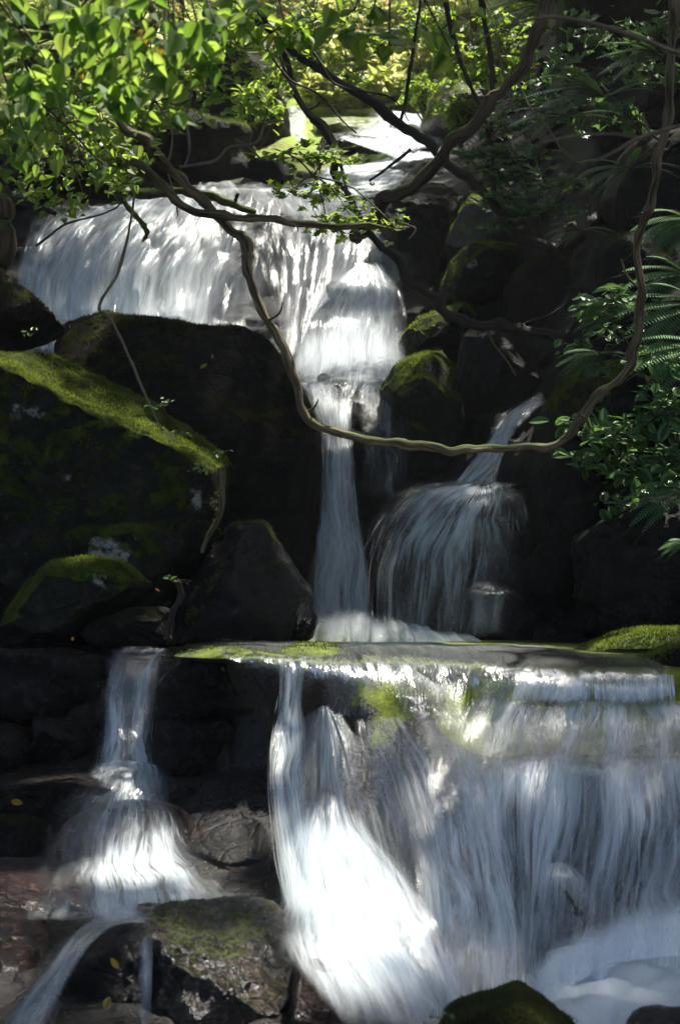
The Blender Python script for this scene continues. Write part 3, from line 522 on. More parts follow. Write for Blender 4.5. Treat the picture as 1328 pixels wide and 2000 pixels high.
water("waterfall", "narrow white chute falling between the dark boulders in the middle", [
 dict(g=[[(585,742,9.9),(606,790,9.6),(626,880,9.2),(625,1000,9.05),(612,1110,8.95),(606,1250,8.9)],[(615,742,9.9),(632,790,9.6),(642,880,9.15),(645,1000,9.0),(643,1110,8.9),(645,1250,8.85)],[(650,743,9.9),(655,800,9.6),(662,880,9.15),(670,1000,9.0),(682,1110,8.9),(690,1250,8.85)],[(700,744,9.9),(690,800,9.6),(690,880,9.2),(700,1000,9.05),(718,1110,8.95),(732,1250,8.9)]], d=[.5,.6,.6,.62,.7,.85], off=0., layers=3, nu=60, ns=350, rough=.03, edge=.2, gap=.05, sw=.003),
 dict(g=[[(590,740,10.2),(595,745,10.0),(610,770,9.8)],[(660,738,10.3),(660,745,10.0),(655,780,9.8)],[(740,738,10.3),(735,748,9.95),(715,790,9.75)],[(790,740,10.2),(795,752,9.9),(790,800,9.7)]], d=[.5,.7,.4], off=.02, layers=2, nv=30, ns=60, edge=.05)], M_silk)
water("waterfall", "faint see-through veil right of the narrow chute", [
 dict(g=[[(690,760,9.75),(700,850,9.3),(705,960,9.2)],[(740,752,9.8),(745,850,9.3),(745,980,9.2)],[(795,756,9.8),(800,850,9.3),(800,960,9.2)]], d=[.45,.25,.1], off=.02, layers=1, halo=0, nu=50, ns=90)], M_fall)
water("waterfall", "slanting little cascade under the vine on the right", [
 dict(g=[[(1040,775,9.4),(985,812,9.2),(945,870,9.0),(880,950,8.8)],[(1055,778,9.35),(1000,820,9.15),(965,880,8.95),(915,950,8.75)],[(1068,785,9.3),(1015,830,9.1),(985,885,8.9),(965,950,8.75)]], d=[.4,.8,.75,.85], off=.02, layers=3, nu=40, ns=150, edge=.25),
 dict(g=[[(965,810,9.3),(955,850,9.15),(935,900,9.05)],[(980,806,9.3),(970,850,9.1),(955,900,9.0)],[(1000,812,9.3),(990,850,9.1),(975,900,9.0)]], d=.45, off=.0, layers=1, nu=30, nv=40, ns=30)], M_silk)
water("waterfall", "umbrella-shaped cascade spreading over a rounded dark rock", [
 dict(g=[[(895,945,8.7),(795,955,8.6),(725,1000,8.5),(700,1080,8.5),(695,1200,8.5)],[(912,945,8.7),(845,960,8.5),(790,1020,8.42),(752,1110,8.4),(745,1240,8.4)],[(930,946,8.7),(890,970,8.45),(850,1030,8.35),(815,1120,8.33),(800,1245,8.33)],[(945,946,8.7),(930,975,8.4),(910,1030,8.32),(885,1130,8.3),(868,1245,8.3)],[(960,946,8.7),(970,970,8.42),(965,1030,8.33),(950,1130,8.32),(935,1240,8.3)],[(985,947,8.7),(1035,975,8.48),(1052,1035,8.42),(1052,1130,8.4),(1030,1240,8.38)]], d=[.9,.62,.4,.28,.16], du=[1,1.1,.8,1.,.75,.5], off=.02, layers=2, nu=110, ns=420, rough=.05, var=1., edge=.32, halo=0, sw=.003, spray=.12)], M_fall)
water("waterfall", "small trickle stepping down right of the umbrella cascade", [
 dict(g=[[(925,1138,8.3),(900,1160,8.2),(880,1245,8.15)],[(955,1135,8.3),(940,1160,8.15),(935,1245,8.1)],[(1000,1142,8.3),(995,1170,8.2),(990,1240,8.15)]], d=[.16,.3,.15], off=.02, layers=2, nu=50, nv=50, ns=50, var=1.2, halo=0, edge=.5, fade0=.8, rough=.06)], M_fall)
water("waterfall", "thin far stream dropping beside the tall dark boulder", [
 dict(g=[[(562,208,17),(560,260,15.8),(545,330,14.4),(520,368,13.4)],[(580,210,17),(578,260,15.8),(575,330,14.4),(575,368,13.4)],[(600,215,17),(600,260,15.8),(605,330,14.4),(620,370,13.4)]], d=[.8,.7,.8,.9], off=.05, layers=2, nu=40, ns=60, sw=.005)], M_silk)
water("waterfall", "bright sunlit sheet sliding down the pale slab at the top", [
 dict(g=[[(620,320,14.6),(600,345,13.9),(590,372,13.0)],[(700,322,14.8),(680,345,13.9),(660,374,13.0)],[(780,300,15.0),(745,340,13.9),(715,376,13.0)],[(850,270,15.6),(815,320,14.2),(770,372,13.0)]], d=[1.5,1.7,1.5], off=.3, layers=2, nu=60, nv=50, ns=100, sw=.006),
 dict(g=[[(740,215,17.4),(700,250,16.1),(660,270,15.5)],[(790,220,17.4),(770,262,15.9),(745,300,15.2)],[(830,225,17.4),(820,270,15.8),(800,320,14.6)],[(868,232,17.2),(870,275,15.6),(850,320,14.4)]], d=[1.5,1.6,1.6], off=.8, layers=2, nu=60, nv=60, ns=80, sw=.006)], M_silk)
# lower tier
water("waterfall", "small fall at the left dropping off the ledge and splashing on rock", [
 dict(g=[[(228,1266,7.3),(212,1300,7.0),(202,1360,6.85),(198,1440,6.7),(185,1508,6.6)],[(262,1264,7.3),(240,1300,6.95),(235,1370,6.8),(232,1440,6.65),(228,1510,6.55)],[(300,1264,7.3),(280,1300,6.95),(268,1370,6.8),(262,1440,6.65),(270,1510,6.55)],[(330,1266,7.3),(318,1300,7.0),(308,1380,6.8),(298,1450,6.65),(310,1510,6.55)]], d=[.25,.3,.8,.85,.95], du=[.9,1.2,.3,1.2,.6], off=.05, layers=2, nu=60, ns=200, var=1.),
 dict(g=[[(190,1495,6.55),(170,1520,6.35),(160,1560,6.2)],[(230,1485,6.5),(225,1525,6.25),(220,1575,6.1)],[(280,1490,6.5),(290,1530,6.25),(290,1580,6.1)],[(320,1500,6.5),(335,1530,6.3),(340,1575,6.2)]], d=[.9,.7,.2], off=.02, layers=2, nu=50, nv=40, ns=60, spray=.01)], M_fall)
water("waterfall", "pinkish white fan of water spreading over the domed left rock", [
 dict(g=[[(150,1530),(95,1580),(60,1670),(60,1740),(40,1800)],[(210,1540),(190,1600),(180,1670),(180,1740),(170,1800)],[(250,1540),(250,1600),(240,1680),(250,1740),(250,1795)],[(290,1540),(310,1600),(320,1670),(340,1730),(360,1790)],[(320,1545),(360,1600),(385,1660),(450,1720),(560,1800)]], d=[.3,.3,.5,.75,.6], du=[.5,.7,1.1,1,1.2,.9], off=.32, layers=2, nu=100, ns=350, rough=.04, var=1., halo=.12)], M_fall)
water("waterfall", "thin clear stream curving away to the bottom left corner", [
 dict(g=[[(360,1778,5.0),(230,1782,4.75),(150,1815,4.55),(80,1900,4.35),(0,2010,4.2)],[(370,1790,4.9),(240,1792,4.65),(165,1830,4.45),(105,1910,4.28),(40,2020,4.12)],[(400,1800,4.8),(250,1802,4.55),(180,1845,4.4),(130,1930,4.25),(80,2030,4.1)]], d=[.5,.6,.55,.5,.45], off=.0, layers=2, nu=40, ns=120, edge=.3),
 dict(g=[[(275,1830,4.3),(272,1900,4.25),(268,2010,4.2)],[(285,1825,4.3),(284,1900,4.25),(280,2010,4.2)],[(300,1830,4.3),(298,1900,4.25),(296,2010,4.2)]], d=[.35,.5,.3], off=.0, layers=1, nu=20, nv=50, ns=20)], M_fall)
water("waterfall", "braided centre fall bursting into a sunlit white plume", [
 dict(g=[[(545,1290),(545,1370),(530,1440),(525,1540),(540,1680),(560,1780)],[(570,1290),(568,1370),(560,1440),(560,1540),(575,1680),(590,1800)],[(600,1292),(590,1370),(600,1440),(600,1540),(620,1680),(640,1820)]], d=[.5,.7,.8,.75,.7,.5], off=.42, halo=.15, layers=2, nu=60, ns=250, var=.7),
 dict(g=[[(590,1400),(570,1450),(560,1520),(550,1600),(548,1700)],[(615,1385),(610,1440),(605,1520),(600,1600),(600,1720)],[(640,1380),(655,1440),(670,1520),(680,1600),(690,1720)],[(665,1390),(700,1450),(730,1530),(760,1620),(790,1740)]], d=[.3,.6,.6,.7,.75], du=[1.2,.5,1.2,.5,1.], off=.2, layers=2, nu=90, ns=350, var=1.1, halo=.15, rough=.035),
 dict(g=[[(640,1300),(630,1340),(620,1400)],[(700,1305),(690,1340),(680,1400)],[(745,1310),(750,1350),(755,1400)]], d=[.3,.25,.1], off=.12, layers=1, nu=60, nv=40, ns=60, var=.9),
 dict(g=[[(690,1400),(700,1470),(720,1560),(740,1660),(770,1800)],[(740,1400),(770,1470),(800,1560),(820,1660),(840,1820)],[(780,1400),(830,1480),(860,1580),(880,1700),(900,1860)]], d=[.1,.28,.35,.4,.75], du=[.5,.6,1.5], off=.16, layers=2, nu=90, ns=300, var=1.2, halo=.1, rough=.035),
 dict(g=[[(600,1550),(572,1640),(560,1720),(545,1790),(550,1850),(570,1900)],[(630,1540),(620,1630),(620,1720),(640,1800),(680,1900),(730,2010)],[(665,1545),(690,1630),(720,1720),(740,1810),(800,1920),(850,2060)],[(700,1590),(740,1650),(800,1720),(860,1800),(920,1920),(960,2060)]], d=[.7,1.5,1.9,1.7,1.1,.8], off=.34, layers=3, nu=80, ns=450, var=.2, rough=.05, edge=.3, fade0=.3, fade1=.25)], M_silk)
water("waterfall", "glassy brown chute curling down the right side of the centre fall", [
 dict(g=[[(720,1298),(745,1360),(780,1430),(820,1540),(850,1700),(870,1860),(880,2040)],[(790,1298),(815,1360),(845,1430),(885,1540),(915,1700),(935,1860),(940,2040)],[(850,1300),(865,1370),(890,1440),(925,1550),(955,1700),(970,1860),(975,2040)],[(910,1310),(915,1380),(930,1450),(965,1560),(1000,1700),(1020,1860),(1030,2040)]], d=[.2,.08,.12,.55,.95,1.05,1.], du=[.9,.8,1.,1.4], off=.16, layers=2, halo=.1, nu=80, nv=120, ns=380, var=.25, rough=.03)], M_film)
water("waterfall", "short bluish curtain off the right end of the ledge", [
 dict(g=[[(930,1335),(925,1350),(920,1380)],[(1020,1318),(1015,1340),(1010,1376)],[(1140,1312),(1138,1336),(1136,1374)],[(1240,1308),(1240,1336),(1240,1374)],[(1310,1306),(1312,1336),(1316,1380)]], d=[.6,.85,.7], du=[.2,.7,1,.95,1.], off=.1, layers=2, nu=160, nv=40, ns=260, fade0=.25, fade1=.25, var=.8, edge=.06, rough=.03, halo=0),
 dict(g=[[(915,1360),(890,1410),(870,1470),(850,1540)],[(970,1366),(955,1410),(940,1470),(925,1530)],[(1050,1370),(1040,1420),(1030,1480),(1020,1520)],[(1140,1368),(1140,1420),(1140,1480),(1140,1520)],[(1250,1370),(1260,1420),(1270,1480),(1275,1520)],[(1420,1376),(1430,1420),(1440,1486),(1445,1520)]], d=[.7,.4,.3,.5], du=[.6,.8,1.1,1.2,1,.9], off=.07, layers=2, nu=160, nv=60, ns=300, var=1., edge=.06, fade0=.2, fade1=.2, rough=.035, halo=0)], M_film)
water("waterfall", "wide silky white curtain filling the lower right", [
 dict(g=[[(895,1500),(915,1600),(945,1720),(975,1850),(985,1960)],[(1000,1484),(1000,1600),(1010,1720),(1015,1850),(1020,1950)],[(1080,1468),(1070,1600),(1060,1720),(1045,1850),(1040,1930)],[(1160,1482),(1160,1600),(1150,1720),(1130,1830),(1100,1900)],[(1240,1470),(1245,1600),(1240,1720),(1230,1800),(1210,1880)],[(1340,1484),(1345,1600),(1340,1700),(1335,1780),(1330,1860)],[(1450,1484),(1455,1600),(1450,1700),(1445,1780),(1440,1860)]], d=[.95,.62,.36,.30,.6], du=[.9,1.1,1.0,.5,1.2,.6,1.1], off=.14, layers=2, nu=180, nv=110, ns=900, var=.7, rough=.05, edge=.05, fade0=.12),
 dict(g=[[(1060,1690,5.0),(1020,1740,4.95),(1000,1850,4.9)],[(1085,1682,5.0),(1080,1730,4.9),(1070,1850,4.85)],[(1110,1688,5.0),(1150,1730,4.95),(1150,1840,4.9)]], d=[.6,.4,.15], off=.04, layers=1, nu=50, nv=50, ns=120),
 dict(g=[[(1120,1900,4.7),(1180,1830,4.75),(1230,1790,4.8)],[(1140,1930,4.6),(1220,1860,4.6),(1280,1800,4.7)],[(1330,1900,4.5),(1340,1850,4.5),(1345,1760,4.7)],[(1450,1900,4.5),(1440,1850,4.5),(1430,1760,4.7)]], d=[.5,.6,.05], off=.02, layers=2, nu=60, nv=50, ns=250, spray=.25, rough=.05)], M_silk)
def foam(name, label, pts, z, bump, dens=1.3, seed=0, edge=.15, dome=0.):
    G = cr(np.swapaxes(cr(np.array([[at(a, b, z) if False else [((a - 664) / F) * (Yv := c), Yv, (z)] for a, b, c in row] for row in pts]), 60)[:, :, :], 0, 1), 60)
    nu, nv = G.shape[:2]; U, Vv = np.meshgrid(np.linspace(0, 1, nu), np.linspace(0, 1, nv), indexing='ij')
    h = fbm(G * 6 + seed, 5, seed); G[..., 2] += bump * (.3 + .7 * h) + dome * np.clip(np.sin(U * math.pi) * np.sin(Vv * math.pi), 0, 1) ** .8 * (1 + .5 * h)
    D = dens * sst(0, edge, np.minimum(np.minimum(U, 1 - U), np.minimum(Vv, 1 - Vv)) + .03 * h)
    o = mk(name, G.reshape(-1, 3), gridf(nu, nv), M_foam, uv=(G[..., :2]).reshape(-1, 2), attrs={"dens": D.ravel()})
    tag(o, label, kind="structure")
water("foam", "churned white foam at the foot of the narrow chute", [
 dict(g=[[(595,1262,8.6),(598,1240,8.65),(605,1195,8.75)],[(680,1262,8.4),(682,1235,8.45),(685,1185,8.6)],[(760,1262,8.25),(760,1240,8.3),(755,1205,8.45)],[(840,1262,8.15),(835,1248,8.2),(820,1225,8.3)],[(930,1262,8.1),(920,1254,8.15),(905,1240,8.2)]], d=[1.3,.95,.15], off=0., layers=3, gap=.16, nu=90, nv=36, ns=320, var=.5, rough=.08, edge=.08, spray=.06, fade0=.02, fade1=.3)], M_foam)
foam("foam", "smooth milky foam pool in the lower right corner", [[(1010,0,3.4),(1150,0,3.4),(1330,0,3.4),(1600,0,3.4)],[(1030,0,4.1),(1150,0,4.1),(1330,0,4.1),(1550,0,4.1)],[(1060,0,4.9),(1150,0,5.0),(1330,0,5.0),(1520,0,5.0)]], -.865, .05, dens=1.6, dome=.07)
water("foam", "misty splash rising where the wide curtain meets the pool", [
 dict(g=[[(1010,2000,4.45),(1010,1950,4.5),(1000,1880,4.6)],[(1110,1930,4.6),(1110,1880,4.65),(1110,1820,4.75)],[(1230,1880,4.7),(1230,1830,4.75),(1235,1760,4.85)],[(1450,1870,4.7),(1450,1820,4.75),(1450,1740,4.85)]], d=[1.1,.6,.1], off=.05, layers=3, gap=.08, nu=90, nv=40, ns=200, var=.5, rough=.08, edge=.06, spray=.1, fade0=.1, fade1=.4)], M_foam)

# ------------------------------------------------------------------ vines, stems and twigs
def tube(path, rad, Y=None, nseg=None, sides=12, knob=.12, seed=0, world=False, wig=0.):
    a = np.array([[p[0], p[1], (p[2] if len(p) > 2 else Y)] for p in path], float)
    W = at(a[:, 0], a[:, 1], a[:, 2]) if not world else a
    nseg = nseg or len(path) * 18
    C = cr(W, nseg); Yc = C[:, 1]
    R = np.interp(np.linspace(0, 1, nseg), np.linspace(0, 1, len(rad)), rad) * (.7 * Yc / F if not world else 1)
    R = R * (1 + .22 * vn(np.stack([np.linspace(0, nseg / 5., nseg), np.full(nseg, seed * 3.1), np.zeros(nseg)], -1)) + .7 * np.clip(vn(np.stack([np.linspace(0, nseg / 2.6, nseg), np.full(nseg, seed * 1.7), np.ones(nseg)], -1)) - .45, 0, 1)) if not world else R
    C = C + np.stack([vn(C * 6 + seed), vn(C * 6 + seed + 9), vn(C * 6 + seed + 21)], -1) * (wig * 1.5 + R[:, None] * .7) + np.stack([vn(C * 17 + seed), vn(C * 17 + seed + 9), vn(C * 17 + seed + 21)], -1) * R[:, None] * .35
    T = unit(np.gradient(C, axis=0)); up = np.array([.2, 1., .1]); A = unit(np.cross(T, up)); Bn = np.cross(T, A)
    th = np.linspace(0, 2 * math.pi, sides, endpoint=False)
    s = np.concatenate([[0], np.cumsum(np.linalg.norm(np.diff(C, axis=0), axis=1))])
    rr = R[:, None] * (1 + knob * vn(np.stack([np.cos(th)[None] * 1.5 + 0 * s[:, None], np.sin(th)[None] * 1.5 + 0 * s[:, None], s[:, None] * 9 + 0 * th[None] + seed], -1)) + .07 * np.sin(th * 3 + s[:, None] * 7))
    V = C[:, None] + rr[..., None] * (np.cos(th)[None, :, None] * A[:, None] + np.sin(th)[None, :, None] * Bn[:, None])
    uv = np.stack([np.broadcast_to(th / (2 * math.pi), rr.shape) * R.mean() * 30, np.broadcast_to(s[:, None], rr.shape)], -1)
    # close the ends with a centre vertex
    V2 = np.concatenate([C[:1][None].transpose(1, 0, 2).repeat(sides, 1), V, C[-1:][None].transpose(1, 0, 2).repeat(sides, 1)], 0)
    u2 = np.concatenate([uv[:1], uv, uv[-1:]], 0); n = len(V2)
    Fc = []
    a_ = np.arange(n - 1); b_ = np.arange(sides); Ag, Bg = np.meshgrid(a_, b_, indexing='ij'); B2 = (Bg + 1) % sides
    Fc = np.stack([Ag * sides + Bg, Ag * sides + B2, (Ag + 1) * sides + B2, (Ag + 1) * sides + Bg], -1).reshape(-1, 4)
    return V2.reshape(-1, 3), Fc, u2.reshape(-1, 2)
def vine(name, label, path, rad, Y, mat, kids=(), cat="vine", seed=0, wig=0., group=None, knob=.12):
    V, Fc, uv = tube(path, rad, Y, seed=seed, wig=wig, knob=knob); o = mk(name, V, Fc, mat, uv=uv); tag(o, label, cat, group)
    for kn, kp, kr, km in kids:
        v, f, u = tube(kp, kr, Y, seed=seed + 5, sides=8); mk(kn, v, f, km, parent=o, uv=u)
    return o
vine("vine", "thick tan vine looping from the upper left down and up to the top right", [(120,120,5.8),(215,205,6.1),(265,262,6.3),(315,318,6.5),(372,380,6.6),(432,440,6.7),(478,484,6.7),(494,545,6.7),(522,622,6.7),(560,705,6.7),(600,812,6.7),(655,842,6.7),(750,866,6.7),(850,874,6.7),(950,870,6.75),(1045,868,6.8),(1088,858,6.8),(1128,808,6.75),(1190,745,6.7),(1232,690,6.7),(1243,600,6.6),(1245,470,6.5),(1275,390,6.4),(1298,290,6.3),(1308,160,6.2),(1318,-40,6.0)],
     [9,12,14,15,14,15,16,14,12,12,12,11,11,11,12,11,11,13,12,12,13,11,12,14,14,14], 6.7, M_bark, kids=[("broken_shoot", [(486,500),(484,530),(487,553)], [4,3,1], M_barkD), ("broken_shoot", [(596,806),(614,796),(622,780)], [5,3,1.5], M_bark), ("side_twig", [(1130,806),(1150,830),(1146,860)], [5,3.5,2], M_bark), ("side_twig", [(1244,560),(1224,540),(1212,505)], [5,3.5,2], M_bark), ("side_twig", [(750,866),(770,884),(775,905)], [4,3,1.5], M_bark), ("side_twig", [(1300,280),(1270,262),(1255,225)], [5,4,2], M_bark), ("side_twig", [(525,625),(545,612),(552,590)], [4.5,3,1.5], M_bark)], seed=1, wig=.01)
vine("vine", "second tan stem joining the looping vine and running level to the centre", [(150,210),(200,270),(250,310),(300,348),(360,395),(430,430),(500,432),(570,437),(640,442),(700,440),(745,446)], [9,11,12,12,12,13,10,10,9,8,4], 6.62, M_bark, kids=[("broken_shoot", [(560,437),(580,443),(583,453)], [4,3,1], M_twig)], seed=2, wig=.01)
vine("vine", "dark vine hanging in a long arc below the mossy boulders", [(470,-40,8.6),(545,90,8.8),(592,200,9),(645,275,9),(682,385,9),(745,475,9),(800,555,9.1),(868,603,9.2),(960,636,9.2),(1050,650,9.3),(1115,628,9.4),(1150,570,9.5),(1162,500,9.6),(1150,430,9.7)], [7,8,8,9,10,11,12,13,14,15,14,13,11,8], 9, M_barkD, seed=3, wig=.015)
vine("branch", "thick brown branch slanting from the top right down across the stream", [(1080,-60,8.6),(1050,30,8.5),(1010,140,8.5),(950,215,8.5),(880,285,8.6),(820,350,8.8),(745,412,9.1),(700,470,9.6)], [20,18,17,17,16,17,18,14], 8.5, M_barkB, cat="branch", seed=4, wig=.015)
vine("branch", "dark branch running down from the top left and bending round to the right bank", [(380,-60,9),(470,30,9),(590,115,9.1),(690,180,9.1),(775,240,9.2),(835,300,9.2),(905,345,9.3),(960,392,9.3),(1000,452,9.4),(1042,482,9.5),(1090,476,9.7),(1125,440,9.9)], [9,10,11,12,15,15,13,13,14,14,13,12], 9.2, M_barkD, cat="branch", kids=[("side_twig", [(802,292),(765,322),(720,354)], [5,4,3], M_barkD), ("side_twig", [(780,245),(800,150),(812,60),(828,-30)], [5,5,4,4], M_barkD)], seed=5, wig=.01)
vine("branch", "mossy fallen branch lying along the head of the upper fall", [(60,240,11.4),(130,285,11.3),(190,320,11.2),(232,372,11.1),(300,380,11.1),(380,376,11.1),(440,392,11.1),(500,414,11.1)], [9,12,13,15,12,11,12,7], 11.1, M_barkM, cat="branch", kids=[("snapped_stub", [(458,402),(462,390),(466,378)], [8,6,5], M_barkD), ("side_twig", [(232,380),(262,418),(285,452),(278,472)], [9,8,8,3], M_barkM)], seed=6)
vine("trunk", "grey weathered dead stump at the left edge", [(-45,660,9.4),(-20,560,9.4),(5,450,9.4),(-5,370,9.4),(20,310,9.3),(60,255,9.2),(110,200,9.1)], [52,48,44,26,17,13,10], 9.4, M_barkB, cat="tree stump", seed=7, knob=.35)
vine("branch", "short black snag jutting over the water beside the stump", [(10,395),(50,400),(85,412),(110,420)], [8,12,9,4], 9.8, M_barkD, cat="branch", seed=8)
vine("twig", "thin pale twig hanging down in front of the left boulder", [(245,300),(262,360),(256,430),(232,530),(196,598),(215,622),(245,680),(280,760),(315,838)], [3,4,4,4,4.5,3.5,3.5,3.5,2], 6.4, M_twig, cat="twig", seed=9)
vine("twig", "crooked grey twig branching above the mossy slab", [(350,327),(420,314),(450,288),(500,280),(522,240),(560,236)], [4,4.5,4,4,3,2], 7.2, M_twig, cat="twig", kids=[("side_twig", [(362,322),(370,290),(366,220),(382,150),(412,92)], [4,4,4,3.5,3], M_twig), ("side_twig", [(460,272),(490,290),(510,312)], [3,3,2], M_twig)], seed=10)
vine("twig", "out-of-focus tan twig arching across the top right", [(880,120),(950,68),(1040,38),(1120,38),(1220,66),(1380,122)], [2.5,4,5.5,6.5,7,8], 3.6, M_twig, cat="twig", seed=11)
vine("twig", "forked tan twig reaching in from the right edge", [(1380,235),(1310,250),(1245,272),(1200,295),(1155,316)], [6,5.5,6,5,3], 4.2, M_twig, cat="twig", kids=[("side_twig", [(1245,272),(1200,264),(1130,266),(1055,278)], [5,4.5,4,2.5], M_twig)], seed=12)
vine("stem", "slim dark upright stem behind the slanting branch", [(860,-40),(885,70),(905,140),(935,200),(960,300),(965,400)], [7,7,6,6,5,5], 9.6, M_barkD, cat="stem", seed=13)
vine("stem", "slim dark stem just right of the other upright one", [(925,-40),(955,90),(960,200),(955,320),(975,440)], [8,7,7,6,5], 9.8, M_barkD, cat="stem", seed=14)
vine("stem", "pale thin stem rising through the right-hand shrub", [(965,60),(985,150),(1010,230),(1040,300),(1060,370)], [3,4,4,4,5], 9.5, M_twig, cat="stem", seed=15)
vine("twig", "sunlit reddish twig beside the dark hanging vine", [(545,110),(565,160),(600,215),(640,250),(665,320),(680,390)], [5,5,6,7,5,4], 8.9, M_bark, cat="twig", kids=[("side_twig", [(590,215),(610,212),(625,200)], [3,3,2], M_barkD)], seed=16)
vine("root", "orange lit root clinging to the end of the huge boulder", [(432,915),(436,960),(430,1005),(410,1040),(395,1080)], [8,8,7,8,5], 7.75, M_bark, cat="root", seed=17)
vine("root", "splintered dark root standing between two boulders on the ledge", [(345,1130),(352,1160),(335,1200),(322,1252)], [7,9,10,12], 7.3, M_barkD, cat="root", seed=18)

TW = [([(300,180),(340,250),(330,330),(350,420)],"thin twig hanging under the top left boughs",M_twig,6.9),([(520,90),(560,150),(640,190),(700,260)],"fine twig crossing above the thin far stream",M_barkD,8.4),([(600,60),(640,130),(690,170),(760,190),(800,240)],"slender dark twig over the pale slab",M_barkD,8.7),([(770,440),(800,460),(790,480)],"wispy twig end beyond the centre leaflets",M_twig,7.0),([(690,440),(740,455),(800,445)],"thin twig carrying the centre leaflets",M_twig,7.05),([(80,470),(140,440),(210,415),(240,380)],"bare twig over the left end of the upper fall",M_barkD,8.6),([(1010,640),(1100,600),(1130,520)],"thin root twig behind the long dark arc",M_barkD,9.6),([(900,640),(905,700),(890,760)],"fine hanging root on the dark angular boulder",M_barkD,9.2),([(1060,650),(1120,700),(1180,690)],"crooked twig under the dark arc on the right",M_barkD,8.9),([(940,640),(975,690),(1010,730)],"pale twig lying across the dark angular boulder",M_twig,9.4),([(1000,130),(1040,220),(1090,280),(1150,330)],"thin stem slanting through the right-hand shrub",M_twig,9.2),([(1240,720),(1265,745),(1250,765)],"broken orange twig by the rusty dead leaf",M_bark,7.3),([(1100,640),(1140,560),(1150,430),(1140,330)],"dark upright stem in the gloom on the right",M_barkD,9.9),([(420,60),(470,90),(520,100),(560,130)],"grey twig crossing the tall dark boulder",M_twig,7.4),([(30,160),(100,210),(160,290),(210,330)],"dark twig inside the top left boughs",M_barkD,5.6)]
for i, (pt, lb, m_, Yt) in enumerate(TW): vine("twig", lb, pt, [3.5, 3, 2.5, 2], Yt, m_, cat="twig", seed=60 + i, wig=.02)

# ------------------------------------------------------------------ leaves
def tmpl(kind):
    if kind == 'heart': # pointed heart, stalk at 0
        pts = [(0,0),(.10,-.06),(.30,-.02),(.42,.16),(.42,.38),(.30,.62),(.13,.86),(0,1.05)]
    elif kind == 'oval': pts = [(0,0),(.12,.10),(.24,.34),(.26,.58),(.16,.82),(0,1.0)]
    elif kind == 'lobed': pts = [(0,0),(.20,-.02),(.46,.10),(.30,.24),(.56,.50),(.28,.50),(.22,.66),(.10,.80),(0,1.05)]
    else: pts = [(0,0),(.3,.4),(.0,1.0)]
    L = np.array(pts, float); n = len(L)
    V = [(0, y, -.0) for x, y in L]; V = np.array(V)
    Rr = np.stack([L[1:-1, 0], L[1:-1, 1], L[1:-1, 0] * .28], -1); Ll = Rr * np.array([-1, 1, 1])
    V[:, 2] -= .10 * V[:, 1] ** 2; Rr[:, 2] -= .10 * Rr[:, 1] ** 2; Ll[:, 2] -= .10 * Ll[:, 1] ** 2
    Fc = []; m = n - 2
    for base in (n, n + m):
        Fc.append((0, 1, base)); 
        for i in range(m - 1): Fc += [(i + 1, i + 2, base + i + 1), (i + 1, base + i + 1, base + i)]
        Fc.append((m, m + 1, base + m - 1))
    return np.concatenate([V, Rr, Ll]), np.array(Fc)
TM = {k: tmpl(k) for k in ('heart', 'oval', 'lobed', 'tri')}
def leaves(P, size, kind, nm, tilt, r, droop=.3, rnd=None):
    """P points; nm mean normal; every leaf gets its own heading"""
    T, Fc = TM[kind]; n = len(P); N = unit(np.asarray(nm, float) + r.normal(size=(n, 3)) * tilt)
    h = r.normal(size=(n, 3)); h[:, 2] -= droop; D = unit(h - N * (h * N).sum(1, keepdims=True)); X = np.cross(D, N)
    s = (size * (.45 + .95 * r.random(n)))[:, None, None]; s = s * np.ones(3)
    V = P[:, None] + s * (T[None, :, 0:1] * X[:, None] * (.85 + .3 * r.random((n, 1, 1))) + T[None, :, 1:2] * D[:, None] + T[None, :, 2:3] * N[:, None] * (1 + r.normal(size=(n, 1, 1)) * .6))
    Fo = (Fc[None] + (np.arange(n) * len(T))[:, None, None]).reshape(-1, 3)
    rn = np.repeat(r.random(n) if rnd is None else rnd, len(T))
    return V.reshape(-1, 3), Fo, rn
def twigs(segs, r0):
    VV, FF, UV = [], [], []; o = 0
    for a, b, ra in segs:
        a = np.array(a); b = np.array(b); mid = (a + b) / 2 + np.array([0, 0, .12 * np.linalg.norm(b - a)])
        v, f, u = tube([a, mid, b], [ra, ra * .8, ra * .45], nseg=7, sides=5, world=True)
        VV.append(v); FF.append(f + o); UV.append(u); o += len(v)
    return np.concatenate(VV), np.concatenate(FF), np.concatenate(UV)
def shrub(name, label, anchor, clusters, kind='heart', size=.06, mat=None, nm=(0, -.6, .6), tilt=.5, cat="shrub", seed=0, group=None, twmat=None, twr=.005, flat=.6, droop=.3, extra=()):
    r = np.random.default_rng(seed + 900); A = at(*anchor)
    o = empty(name, A, label, cat, group); segs = []; LV = []
    for (px, py, Y, rx, ry, n) in clusters:
        c = at(px, py, Y); k = Y / F
        p = r.normal(size=(n, 3)) * .5; p = np.clip(p, -1.2, 1.2)
        q = c + p * np.array([rx * k, max(rx, ry) * k * .7, ry * k])
        segs.append((A, c, twr))
        sub = q[::6]
        for s in sub: segs.append((c, s, twr * .5))
        LV.append(q)
    v, f, u = twigs(segs, twr); mk("stems", v, f, twmat or M_barkB, parent=o, uv=u)
    P = np.concatenate(LV); v, f, rn = leaves(P, size, kind, nm, tilt, r, droop)
    mk("leaves", v, f, mat or M_leafL, parent=o, attrs={"rnd": rn})
    return o
CL = "leafy boughs hanging into the top left of the view"
